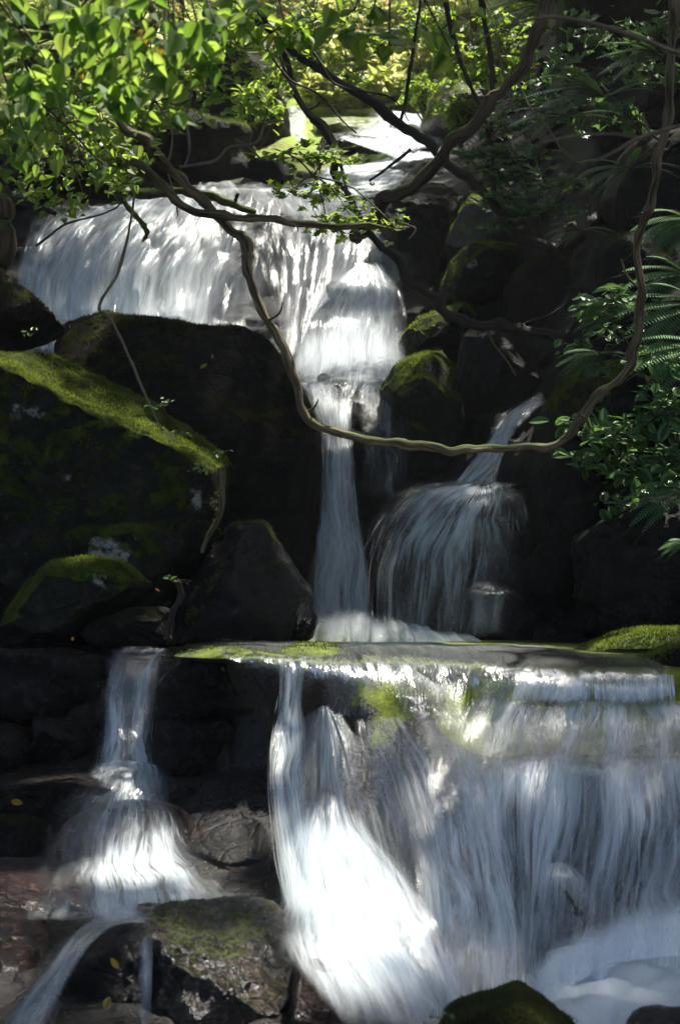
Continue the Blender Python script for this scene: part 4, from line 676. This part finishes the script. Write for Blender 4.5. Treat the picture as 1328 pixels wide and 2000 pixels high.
shrub("leafy_branch", "broad heart-shaped leaves crowding the top left corner", (-120,-80,4.4), [(40,60,4.3,90,70,26),(110,150,4.2,80,60,24),(30,200,4.4,60,60,18),(180,60,4.4,90,60,22),(60,290,4.8,70,50,18)], 'heart', .048, M_leafL, (.1,-1,.35), .45, "branch", 1, CL, droop=1.2)
shrub("leafy_branch", "hanging spray of large pale green leaves left of centre top", (330,-120,4.2), [(400,110,4.2,60,70,14),(480,30,4.3,60,30,12),(270,60,4.0,80,70,22),(320,120,4.0,70,60,20),(250,180,4.2,80,50,22),(360,40,4.1,60,50,14),(200,130,4.3,70,60,18),(150,40,4.1,90,50,24),(60,150,4.3,70,60,22),(230,110,4.1,60,50,16),(348,225,4.0,12,10,3),(422,55,4.0,14,14,3)], 'heart', .052, M_leafL, (0,-1,.3), .4, "branch", 2, CL, droop=1.4)
shrub("leafy_branch", "layered smaller leaves under the large ones at upper left", (40,100,6.0), [(120,240,6,110,50,70),(200,290,6.2,90,50,60),(60,330,6.2,80,50,50),(180,350,6.4,60,40,30),(300,200,6.6,90,50,50),(165,385,6.2,12,10,3),(250,330,6.2,60,60,20),(380,90,6.6,60,60,40),(120,400,6.4,80,20,16),(20,260,6,50,60,30)], 'heart', .042, M_leafM, (0,-.6,.7), .5, "branch", 3, CL, droop=.6)
shrub("leafy_branch", "dark spray dangling from the top edge near the centre", (520,-80,5.5), [(480,40,5.5,80,50,40),(560,70,5.5,70,50,34),(440,10,5.4,80,40,30),(620,40,5.5,60,60,24)], 'heart', .05, M_leafM, (0,-.6,.7), .5, "branch", 4, None, droop=.8)
shrub("leafy_branch", "few broad dark leaves hanging at the top right of centre", (760,-80,4.6), [(720,60,4.6,70,30,10),(760,90,4.6,40,20,5),(860,60,4.6,70,40,12),(880,100,4.6,30,20,4),(690,20,4.6,60,30,8)], 'heart', .06, M_leafM, (0,-.7,.6), .45, "branch", 5, None, droop=1.2)
shrub("leafy_branch", "flat layers of green leaflets across the centre of the upper fall", (612,345,7.15), [(560,300,7.2,60,20,34),(640,310,7.2,70,25,40),(575,370,7.1,70,20,36),(650,380,7.1,70,25,40),(690,430,7.0,80,25,56),(640,440,7.0,50,20,24),(770,440,7.0,30,8,8)], 'lobed', .05, M_leafM, (0,-.45,.8), .35, "branch", 6, None, droop=.2)
for lx, ly, Yl, s_ in ((285,62,4.0,.06),(312,98,4.0,.055),(160,134,4.2,.035)):
    rr = np.random.default_rng(int(lx)); v, f, rn = leaves(at([lx], [ly], [Yl]), s_ * 1.1, 'heart', (.1, -1, .2), .2, rr, 2.)
    lab = {285: "largest yellow heart-shaped leaf among green ones at upper left", 312: "yellow leaf hanging just below the largest yellow one", 160: "small yellow leaf farthest left in the boughs"}[lx]
    tag(mk("yellow_leaf", v, f, M_leafY, attrs={"rnd": rn}), lab, "leaf")
shrub("leafy_branch", "bright airy spray of small leaves over the far pale slab", (640,-60,11.), [(600,110,11,60,35,60),(680,150,11,50,20,40),(540,150,11,50,30,40),(720,80,11,50,25,40),(640,30,11,80,30,60)], 'lobed', .075, M_leafM, (0,-.4,.9), .5, "branch", 21, None, droop=.4)
shrub("leafy_branch", "bright small-leaved spray between the slim dark stems", (900,-60,10.5), [(880,90,10.5,60,30,60),(930,150,10.5,50,30,50),(830,40,10.5,60,25,50),(980,60,10.5,60,40,60),(1000,150,10.4,40,30,30)], 'lobed', .07, M_leafM, (0,-.4,.9), .5, "branch", 22, None, droop=.4)
shrub("leafy_branch", "airy light green spray over the far left mossy slab", (330,-40,9.), [(330,150,9,70,30,60),(420,190,9,50,25,36),(270,230,9,70,30,60),(470,130,9,50,30,36),(170,180,9,70,40,60),(80,260,9,60,30,40)], 'lobed', .062, M_leafM, (0,-.4,.9), .5, "branch", 23, None, droop=.4)
shrub("leafy_branch", "thin leafy spray across the head of the upper fall", (180,300,9.2), [(120,330,9.2,60,14,30),(230,350,9.2,50,12,26),(60,380,9.2,50,14,24)], 'lobed', .055, M_leafM, (0,-.4,.9), .5, "branch", 24, None, droop=.3)
# right-hand shrubs
shrub("shrub", "tiered shrub with pale glossy leaflets beside the slanting branch", (1060,480,9.6), [(1000,300,9.4,70,12,50),(960,330,9.4,60,10,40),(930,300,9.4,40,12,24),(1020,200,9.6,70,20,50),(980,250,9.5,60,14,44),(1000,390,9.3,90,12,60),(1050,410,9.3,80,10,50),(960,440,9.3,50,10,30),(1100,360,9.4,60,12,36),(1010,345,9.3,80,10,44),(900,300,9.5,30,12,18)], 'lobed', .07, M_leafD, (0,-.4,.9), .25, "shrub", 7, None, droop=.1, twr=.006)
shrub("shrub", "dim leafy shrub under the ferns in the upper right", (1250,260,9.6), [(1180,60,10,80,40,60),(1100,130,10,60,40,50),(1240,130,9.8,80,40,60),(1180,220,9.8,90,30,60),(1080,200,10,60,40,50),(1300,60,9.6,60,60,50)], 'lobed', .085, M_leafD, (0,-.5,.8), .45, "shrub", 8, None)
shrub("shrub", "dense dark leafy shrub at the right edge beside the vine", (1330,900,7.6), [(1170,600,7.9,50,25,40),(1210,580,7.9,50,25,40),(1160,830,7.8,70,25,70),(1220,850,7.6,70,30,80),(1290,820,7.5,60,30,70),(1170,900,7.8,50,20,40),(1250,920,7.6,70,30,70),(1310,900,7.5,50,40,50),(1220,990,7.7,60,25,30),(1280,700,7.6,60,30,60),(1310,780,7.5,50,30,50),(1130,890,7.9,25,10,14)], 'oval', .085, M_leafD, (-.1,-.5,.85), .35, "shrub", 9, None, droop=.5)
shrub("shrub", "small leafy plant on the mossy bank under the vine's right bend", (1180,700,8.3), [(1130,680,8.3,50,15,40),(1160,720,8.3,40,20,30),(1200,650,8.2,50,20,40)], 'oval', .05, M_leafD, (-.1,-.35,.85), .4, "shrub", 10, None)
def fern(name, label, base, fronds, L, seed=0, cat="fern", wd=.18, group=None):
    r = np.random.default_rng(seed); A = at(*base); o = empty(name, A, label, cat, group)
    for (ang, up, ln) in [q_ for f_ in fronds for q_ in (f_, (f_[0] + .28, f_[1] - .18, f_[2] * .82))]:
        ln *= 1.08; dirn = np.array([math.cos(ang), -.45 + .3 * r.random(), up]); dirn = unit(dirn); n = 34; t = np.linspace(0, 1, n)
        C = A + dirn * (t * ln)[:, None] + np.array([0, 0, -1]) * (t ** 2 * ln * .5)[:, None]
        T = unit(np.gradient(C, axis=0)); S = unit(np.cross(T, np.array([0, -.35, 1.]))); VV = []; FF = []; RN = []; k = 0
        W = ln * wd * np.sin(np.clip(t * 1.05 + .12, 0, 1) * math.pi) ** .7 * (1 - t * .35)
        for i in range(2, n):
            for sg in (-1, 1):
                b = C[i]; e = b + S[i] * sg * W[i] + T[i] * W[i] * .35 - np.array([0, 0, W[i] * .12]); wv = T[i] * ln / n * .36
                m1 = b * .45 + e * .55
                VV += [b - wv, b + wv, m1 + wv * .8, e, m1 - wv * .8]; FF += [(k, k + 1, k + 2), (k, k + 2, k + 4), (k + 4, k + 2, k + 3)]; RN += [r.random()] * 5; k += 5
        fr = mk("frond", np.array(VV), np.array(FF), M_fern, parent=o, attrs={"rnd": RN})
        v, f, u = tube([C[0], C[12], C[-1]], [.0035, .0025, .001], nseg=14, sides=5, world=True); 
        mk("rachis", v, f, M_barkB, parent=fr, uv=u)
    return o
fern("fern", "large fern arching left from the dark upper right bank", (1180,190,9.4), [(3.0,.35,.62),(2.6,.6,.6),(3.3,.1,.5),(2.2,.7,.5),(.6,.5,.5)], .6, 1)
fern("fern", "fern spreading below the large one beside the stems", (1110,230,9.3), [(3.3,.2,.45),(2.8,.5,.45),(3.6,.0,.4),(.4,.4,.4)], .5, 2)
fern("fern", "pale fern in the gloom at the top edge on the right", (1060,10,9.9), [(2.9,.4,.6),(2.2,.6,.5),(3.5,-.1,.5),(1.4,.8,.4)], .5, 3)
fern("fern", "green fern hanging from the right edge above the vine bend", (1370,600,7.4), [(3.1,.3,.5),(2.8,.5,.5),(3.3,.05,.48),(3.5,-.2,.42),(2.5,.8,.4)], .5, 4)
fern("fern", "fern fanning over the right edge below the higher one", (1380,680,7.3), [(3.1,.3,.48),(3.3,.1,.45),(2.7,.5,.45),(3.6,-.2,.4)], .5, 5)
fern("fern", "low fern reaching left from the mossy bank boulder", (1170,690,8.2), [(3.2,.1,.28),(2.9,.4,.26),(3.6,-.2,.22),(.2,.3,.2)], .5, 6)
fern("fern", "broad fern draping over the dark rock above the forked twig", (1290,110,9.2), [(3.1,.3,.5),(2.7,.55,.5),(3.4,.05,.45),(2.2,.8,.4)], .5, 8)
fern("fern", "fern between the looping vine and the right edge at mid height", (1345,540,7.5), [(3.0,.5,.42),(3.3,.2,.42),(2.6,.8,.36),(3.6,-.1,.36)], .5, 9)
fern("fern", "fern crowning the mossy bank boulder left of the vine bend", (1215,610,8.4), [(3.1,.3,.36),(2.7,.5,.36),(3.4,.0,.32),(.3,.4,.3)], .5, 10)
fern("fern", "drooping fern over the craggy outcrop beside the vine", (1230,330,9.0), [(3.1,.2,.4),(2.7,.5,.4),(3.5,-.1,.34),(.3,.4,.34),(1.2,.6,.3)], .5, 11)
fern("fern", "soft fern hanging at the right edge below the forked twig", (1350,430,8.2), [(3.1,.2,.42),(2.8,.5,.4),(3.4,-.1,.4),(3.7,-.4,.3)], .5, 12)
fern("fern", "fern low on the right edge under the dark leafy shrub", (1350,960,7.4), [(3.1,.3,.4),(2.8,.5,.36),(3.5,-.1,.36)], .5, 13)
fern("fern", "small fern at the foot of the tiered pale shrub", (1130,450,9.3), [(3.1,.2,.26),(2.6,.5,.26),(.4,.3,.26),(3.6,-.1,.22)], .5, 14)
fern("fern", "little fern alone in the dark at the right edge", (1345,1060,7.2), [(3.1,.2,.18),(3.5,0,.15),(2.6,.5,.15)], .5, 7)
# background bushes
r0 = np.random.default_rng(33)
def bush(label, px, py, Y, rx, ry, n, mat, size, seed, group="bushes on the slope behind the falls", kind='tri', name="bush", flat=.8):
    r = np.random.default_rng(seed); c = at(px, py, Y); k = Y / F
    d = unit(r.normal(size=(n, 3))) * (r.random((n, 1)) ** .4); lump = 1 + .35 * vn(d * 2.4 + seed, 5)
    P = c + d * lump[:, None] * np.array([rx * k, rx * k * flat, ry * k])
    P = P[fbm(P * 2.2, 3, seed) > -.35]
    base = at(px, py + ry, Y); o = empty(name, base, label, "bush" if name == "bush" else "tree", group)
    v, f, rn = leaves(P, size, kind, (.1, -.2, 1.) if name == 'bush' and size > .1 else (0, -.35, .9), .6, r, .3); mk("leaves", v, f, mat, parent=o, attrs={"rnd": rn})
    segs = [(base + np.array([0, 0, -.2]), P[i], .012) for i in r.integers(0, len(P), 9)]
    v, f, u = twigs(segs, .01); mk("stems", v, f, M_barkB, parent=o, uv=u)
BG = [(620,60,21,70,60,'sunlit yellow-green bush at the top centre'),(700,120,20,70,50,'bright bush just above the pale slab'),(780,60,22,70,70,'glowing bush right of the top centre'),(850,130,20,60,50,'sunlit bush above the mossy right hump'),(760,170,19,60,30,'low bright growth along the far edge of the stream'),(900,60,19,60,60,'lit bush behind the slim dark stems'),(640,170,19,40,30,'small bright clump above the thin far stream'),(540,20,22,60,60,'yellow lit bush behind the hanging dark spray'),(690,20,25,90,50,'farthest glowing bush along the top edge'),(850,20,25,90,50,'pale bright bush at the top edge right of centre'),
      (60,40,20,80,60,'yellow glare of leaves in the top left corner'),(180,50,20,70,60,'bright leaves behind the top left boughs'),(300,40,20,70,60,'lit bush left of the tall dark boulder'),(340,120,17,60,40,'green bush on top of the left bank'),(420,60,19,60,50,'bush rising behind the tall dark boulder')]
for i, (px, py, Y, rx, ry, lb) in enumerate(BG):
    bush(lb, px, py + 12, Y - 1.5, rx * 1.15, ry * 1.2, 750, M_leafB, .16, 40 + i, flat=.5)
MG = [(250,150,15.5,80,50,'green undergrowth on the upper left bank'),(300,240,13.6,50,35,'shaded plant beside the far mossy slab'),(130,200,14,90,60,'dim green bush under the top left boughs'),(30,300,13,60,40,'dark plant above the low mossy slab'),(230,310,12.6,50,30,'small plant over the fallen mossy branch'),(460,70,15,50,30,'leaves draped over the tall dark boulder'),(505,205,14.6,48,45,'sprig clinging to the tall dark boulder side'),(960,120,12.5,70,60,'dull green bush behind the slanting branch'),(900,220,12.6,40,30,'plants on the mossy right hump'),(1010,40,12.8,60,50,'green bush at the top right of the slanting branch'),(830,180,16,40,30,'lit weeds behind the mossy right hump')]
for i, (px, py, Y, rx, ry, lb) in enumerate(MG):
    bush(lb, px, py, Y - .4, rx * 1.2, ry, 260, M_leafM, .085, 80 + i, "plants on the stream banks", 'lobed' if i % 2 else 'oval')
for i, (px, Y, rad, lb) in enumerate([(188,17,15,'dim straight tree trunk behind the top left boughs'),(612,23,10,'slender sunlit trunk above the thin far stream'),(350,19,12,'dark trunk leaning behind the left bank bush')]):
    o = empty("tree", at(px - 8, 300 if px < 500 else 190, Y), lb, "tree")
    V, Fc, uv = tube([(px - 8, 330 if px < 500 else 190), (px, 60), (px + 12, -300)], [rad, rad * .9, rad * .8], Y, nseg=40, seed=i)
    mk("trunk", V, Fc, M_barkB, parent=o, uv=uv); rq = np.random.default_rng(i)
    P = at(px + 12, -330, Y) + rq.normal(size=(1500, 3)) * np.array([1.2, 1.2, .8]); v, f, rn = leaves(P, .13, 'tri', (0, -.3, .9), .5, rq)
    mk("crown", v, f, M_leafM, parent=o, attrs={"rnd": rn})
# seedlings and fallen leaves
r2 = np.random.default_rng(5)
SEED = [(62,650,7.95,"two-leaf seedling at the top left end of the huge boulder"),(215,828,7.62,"pale seedling on the dark face of the huge boulder"),(300,790,7.85,"leafy sprout halfway along the lit moss edge"),(322,785,8.1,"sprout sticking up behind the lit moss edge"),(370,845,7.9,"seedling low on the lit moss edge"),(432,880,8.0,"tiny sprout at the tip of the huge boulder"),(390,915,7.7,"plant in the moss just above the orange root"),(340,1130,7.28,"pale leaf cluster on the splintered root"),(390,610,9.1,"seedling on top of the big dark boulder"),(190,1120,7.35,"green sprigs on the low oval boulder"),(870,1985,3.75,"blurred sprout on the mossy hump at the bottom")]
SEED[8] = (200,612,9.1,SEED[8][3])
for i, (px, py, Y, lb) in enumerate(SEED):
    A = at(px, py + 8, Y); o = empty("seedling", A, lb, "seedling", "seedlings rooted in the moss"); n = 7
    P = at(px + r2.normal(size=n) * 11, py + r2.normal(size=n) * 4, Y + r2.normal(size=n) * .02)
    v, f, rn = leaves(P, .03 * Y / 8, 'oval', (0, -.5, .8), .4, r2); mk("leaves", v, f, M_leafD, parent=o, attrs={"rnd": rn})
    v, f, u = twigs([(A, p, .0015) for p in P], .001); mk("stems", v, f, M_barkB, parent=o, uv=u)
FALL = [(143,1252,7.2,M_leafO,"orange fallen leaf on the ledge rim at the left"),(437,1312,6.35,M_leafY,"narrow yellow leaf stuck on the block by the centre fall"),(303,1150,7.3,M_leafO,"orange leaf at the end of the low oval boulder"),(392,720,8.75,M_leafY,"yellow leaf on the big dark boulder's face"),(416,692,8.75,M_leafY,"slim pale leaf above the yellow one on the dark boulder"),(137,634,9.0,M_leafO,"orange leaf beside the small left boulder"),(232,1892,4.28,M_leafY,"yellow-green leaf on the large smooth boulder"),(205,1970,4.25,M_leafY,"yellow leaf low on the large smooth boulder"),(1265,735,7.2,M_leafO,"rusty dead leaf in the right-hand shrub"),(22,1565,5.9,M_leafY,"small yellow leaf on the grey slab at the left")]
for px, py, Y, m, lb in FALL:
    v, f, rn = leaves(at([px], [py], [Y]), .06 * Y / 8 + .01, 'oval', (0, -.8, .5), .3, r2); v = at(px, py, Y) + (v - at(px, py, Y)) * .62; tag(mk("fallen_leaf", v, f, m, attrs={"rnd": rn}), lb, "leaf")

# ------------------------------------------------------------------ unseen trees added for shade, crowns cut open where sun patches should fall
LIT = [(P_, r_) for P_, r_ in [
 (at(430,1284,6.2),.13),(at(500,1284,6.15),.16),(at(470,1270,6.5),.15),(at(560,1288,6.05),.2),(at(600,1270,6.5),.2),(at(640,1291,5.97),.24),(at(700,1272,6.4),.2),(at(720,1292,5.95),.24),(at(800,1295,5.88),.24),(at(820,1272,6.4),.2),(at(880,1298,5.82),.22),(at(950,1300,5.77),.22),(at(940,1276,6.3),.2),(at(1020,1302,5.74),.15),(at(1080,1303,5.74),.1),
 (at(630,1600,5.1),.17),(at(640,1690,4.95),.22),(at(690,1760,4.75),.2),(at(610,1750,4.9),.2),(at(730,1860,4.55),.16),(at(650,1820,4.7),.2),(at(790,1870,4.5),.08),
 (at(330,1710,5.4),.2),(at(260,1740,5.3),.2),(at(430,1740,5.15),.17),(at(510,1780,4.9),.12),(at(520,1810,4.4),.17),(at(440,1815,4.4),.15),(at(560,1850,4.35),.14),(at(620,1890,4.2),.13),(at(690,1930,4.2),.1),(at(350,1795,4.5),.1),(at(150,1740,5.2),.12),(at(20,1850,4.6),.08),(at(40,1740,5.2),.12),(at(280,1270,7.2),.08),
 (at(40,655,8.1),.1),(at(130,690,8.1),.12),(at(230,750,8.1),.12),(at(320,820,8.0),.16),(at(390,870,8.0),.16),(at(430,930,7.8),.1),(at(190,1090,7.6),.09),(at(545,1070,8.),.15),(at(580,1125,8.),.12),(at(602,1160,8.),.08),(at(525,1035,8.),.1),(at(1200,1250,6.8),.14),(at(1290,1240,6.8),.12),
 (at(830,685,9.5),.14),(at(930,490,10.6),.14),(at(930,410,10.9),.18),(at(870,635,10.4),.12),(at(400,250,13.8),.45),(at(80,400,12.6),.2),(at(200,330,12.8),.25),(at(420,375,12.6),.15),
 (at(240,100,4.1),.3),(at(100,230,5),.14),(at(340,80,4.1),.14),(at(60,60,4.3),.14),(at(180,330,6.2),.25),(at(560,70,5.5),.2),(at(640,430,7.0),.18),(at(600,740,6.7),.1),(at(1110,830,6.8),.12),(at(340,1135,7.3),.05),(at(500,580,6.7),.14)]]
SOFT = [(at(640,90,11),1.3,.15),(at(920,90,10.5),1.1,.15),(at(300,190,9),1.2,.25),(at(250,500,12),1.5,.35),(at(480,480,12),1.4,.35),(at(700,600,11),.9,.5),(at(1200,850,7.6),.8,.25),(at(1250,600,7.6),.7,.25),(at(1150,180,9.5),1.1,.2),(at(1000,330,9.4),.9,.15),(at(1000,40,10),.9,.3),(at(200,150,4.6),1.1,.5),(at(640,350,7),.5,.4),(at(450,60,5.5),.8,.25),(at(1100,600,10),.8,.4),(at(500,800,8.8),1.,.75)]
SHADE = [(at(870,1560,5.2),.12),(at(1000,1500,5.4),.2),(at(1180,1450,5.5),.25),(at(930,1560,5.2),.22),(at(950,1700,5.0),.28),(at(1000,1800,4.9),.3),(at(1050,1420,5.6),.2),(at(1250,1420,5.6),.3),(at(1150,1700,5.0),.4),(at(1300,1750,4.9),.3),(at(800,1430,5.7),.13),(at(560,1500,6.0),.2),(at(300,700,8.8),.4),(at(500,850,8.8),.5),(at(150,1350,7),.4),(at(430,1450,6.5),.3),(at(945,950,8.6),.45),(at(955,1137,8.3),.45),(at(700,1150,8.8),.4),(at(1250,1550,5.2),.5),(at(1050,1600,5.2),.4),(at(960,1800,4.9),.25),(at(600,1400,6.2),.25),(at(1150,1400,5.6),.3)]
def shade_canopy(name, label, tx, ty, cx, cy, rx, ry, z0, z1, n, seed):
    r = np.random.default_rng(seed)
    P = np.stack([cx + rx * (2 * r.random(n) - 1), cy + ry * (2 * r.random(n) - 1), z0 + (z1 - z0) * r.random(n)], -1)
    e = ((P[:, 0] - cx) / rx) ** 2 + ((P[:, 1] - cy) / ry) ** 2
    P = P[(e < 1.25 + .5 * vn(P * .8, seed))]
    P = P[P[:, 1] < 15.2 + .0 * P[:, 0]]
    keep = np.ones(len(P), bool)
    for c, rad, kp in SOFT:
        w_ = P - c; dd = np.linalg.norm(w_ - (w_ @ SUN)[:, None] * SUN, axis=1); keep &= ~((dd < rad * (.8 + .3 * vn(P * 1.5))) & (r.random(len(P)) > kp))
    for c, rad in SHADE:
        w_ = P - c; dd = np.linalg.norm(w_ - (w_ @ SUN)[:, None] * SUN, axis=1); keep |= dd < rad
    for c, rad in LIT:
        w_ = P - c; dd = np.linalg.norm(w_ - (w_ @ SUN)[:, None] * SUN, axis=1); keep &= ~(dd < rad + .05)
    P = P[keep]
    o = empty(name, (tx, ty, -1), label, "tree", "added unseen trees that shade the stream")
    v, f, rn = leaves(P, .17, 'tri', (0, 0, 1), .45, r); mk("crown", v, f, M_leafC, parent=o, attrs={"rnd": rn})
    v, f, u = tube([(tx, ty, -1), (tx + (cx - tx) * .15, ty + (cy - ty) * .1, 3), (tx + (cx - tx) * .4, ty + (cy - ty) * .4, z0), (cx, cy, z0 + .8)], [.28, .24, .18, .08], nseg=40, world=True, seed=seed)
    mk("trunk", v, f, M_barkD, parent=o, uv=u)
shade_canopy("tree", "added tree out of view on the left, crown cut to shade the lower falls", -6.5, 3., -2.5, 3.5, 5.5, 5.0, 7.5, 9., 42000, 1)
shade_canopy("tree", "added tree out of view on the right, crown cut to shade the lower falls", 7.0, 3.5, 3.2, 4.0, 5.5, 5.5, 8.0, 9.6, 42000, 2)
shade_canopy("tree", "added unseen tree on the left, crown cut to shade the middle boulders", -7.5, 9., -2.8, 10., 5.5, 5.5, 8.0, 9.6, 42000, 3)
shade_canopy("tree", "added unseen tree on the right, crown cut to shade the middle boulders", 8.5, 10., 3.4, 10.5, 5.5, 5.8, 8.4, 10., 42000, 4)

# ------------------------------------------------------------------ thin haze added to veil and lighten the distance
def haze(x0, x1, y0, y1, z0, z1, dens):
    V = np.array([[x, y, z] for x in (x0, x1) for y in (y0, y1) for z in (z0, z1)], float)
    Fc = [(0,1,3,2),(4,6,7,5),(0,4,5,1),(2,3,7,6),(0,2,6,4),(1,5,7,3)]
    m = bpy.data.materials.new("added_haze"); m.use_nodes = True; t = m.node_tree; t.nodes.clear()
    o = t.nodes.new('ShaderNodeOutputMaterial'); v = t.nodes.new('ShaderNodeVolumePrincipled')
    v.inputs['Color'].default_value = (.95, .97, .9, 1); v.inputs['Density'].default_value = dens; v.inputs['Anisotropy'].default_value = .3
    t.links.new(v.outputs[0], o.inputs['Volume'])
    tag(mk("haze", V, Fc, m, smooth=False, origin=(0, 0, 0)), "thin haze added to lighten the distance in the gorge", kind="stuff")
haze(-34, 34, -32, 44, -4, 34, .0012)
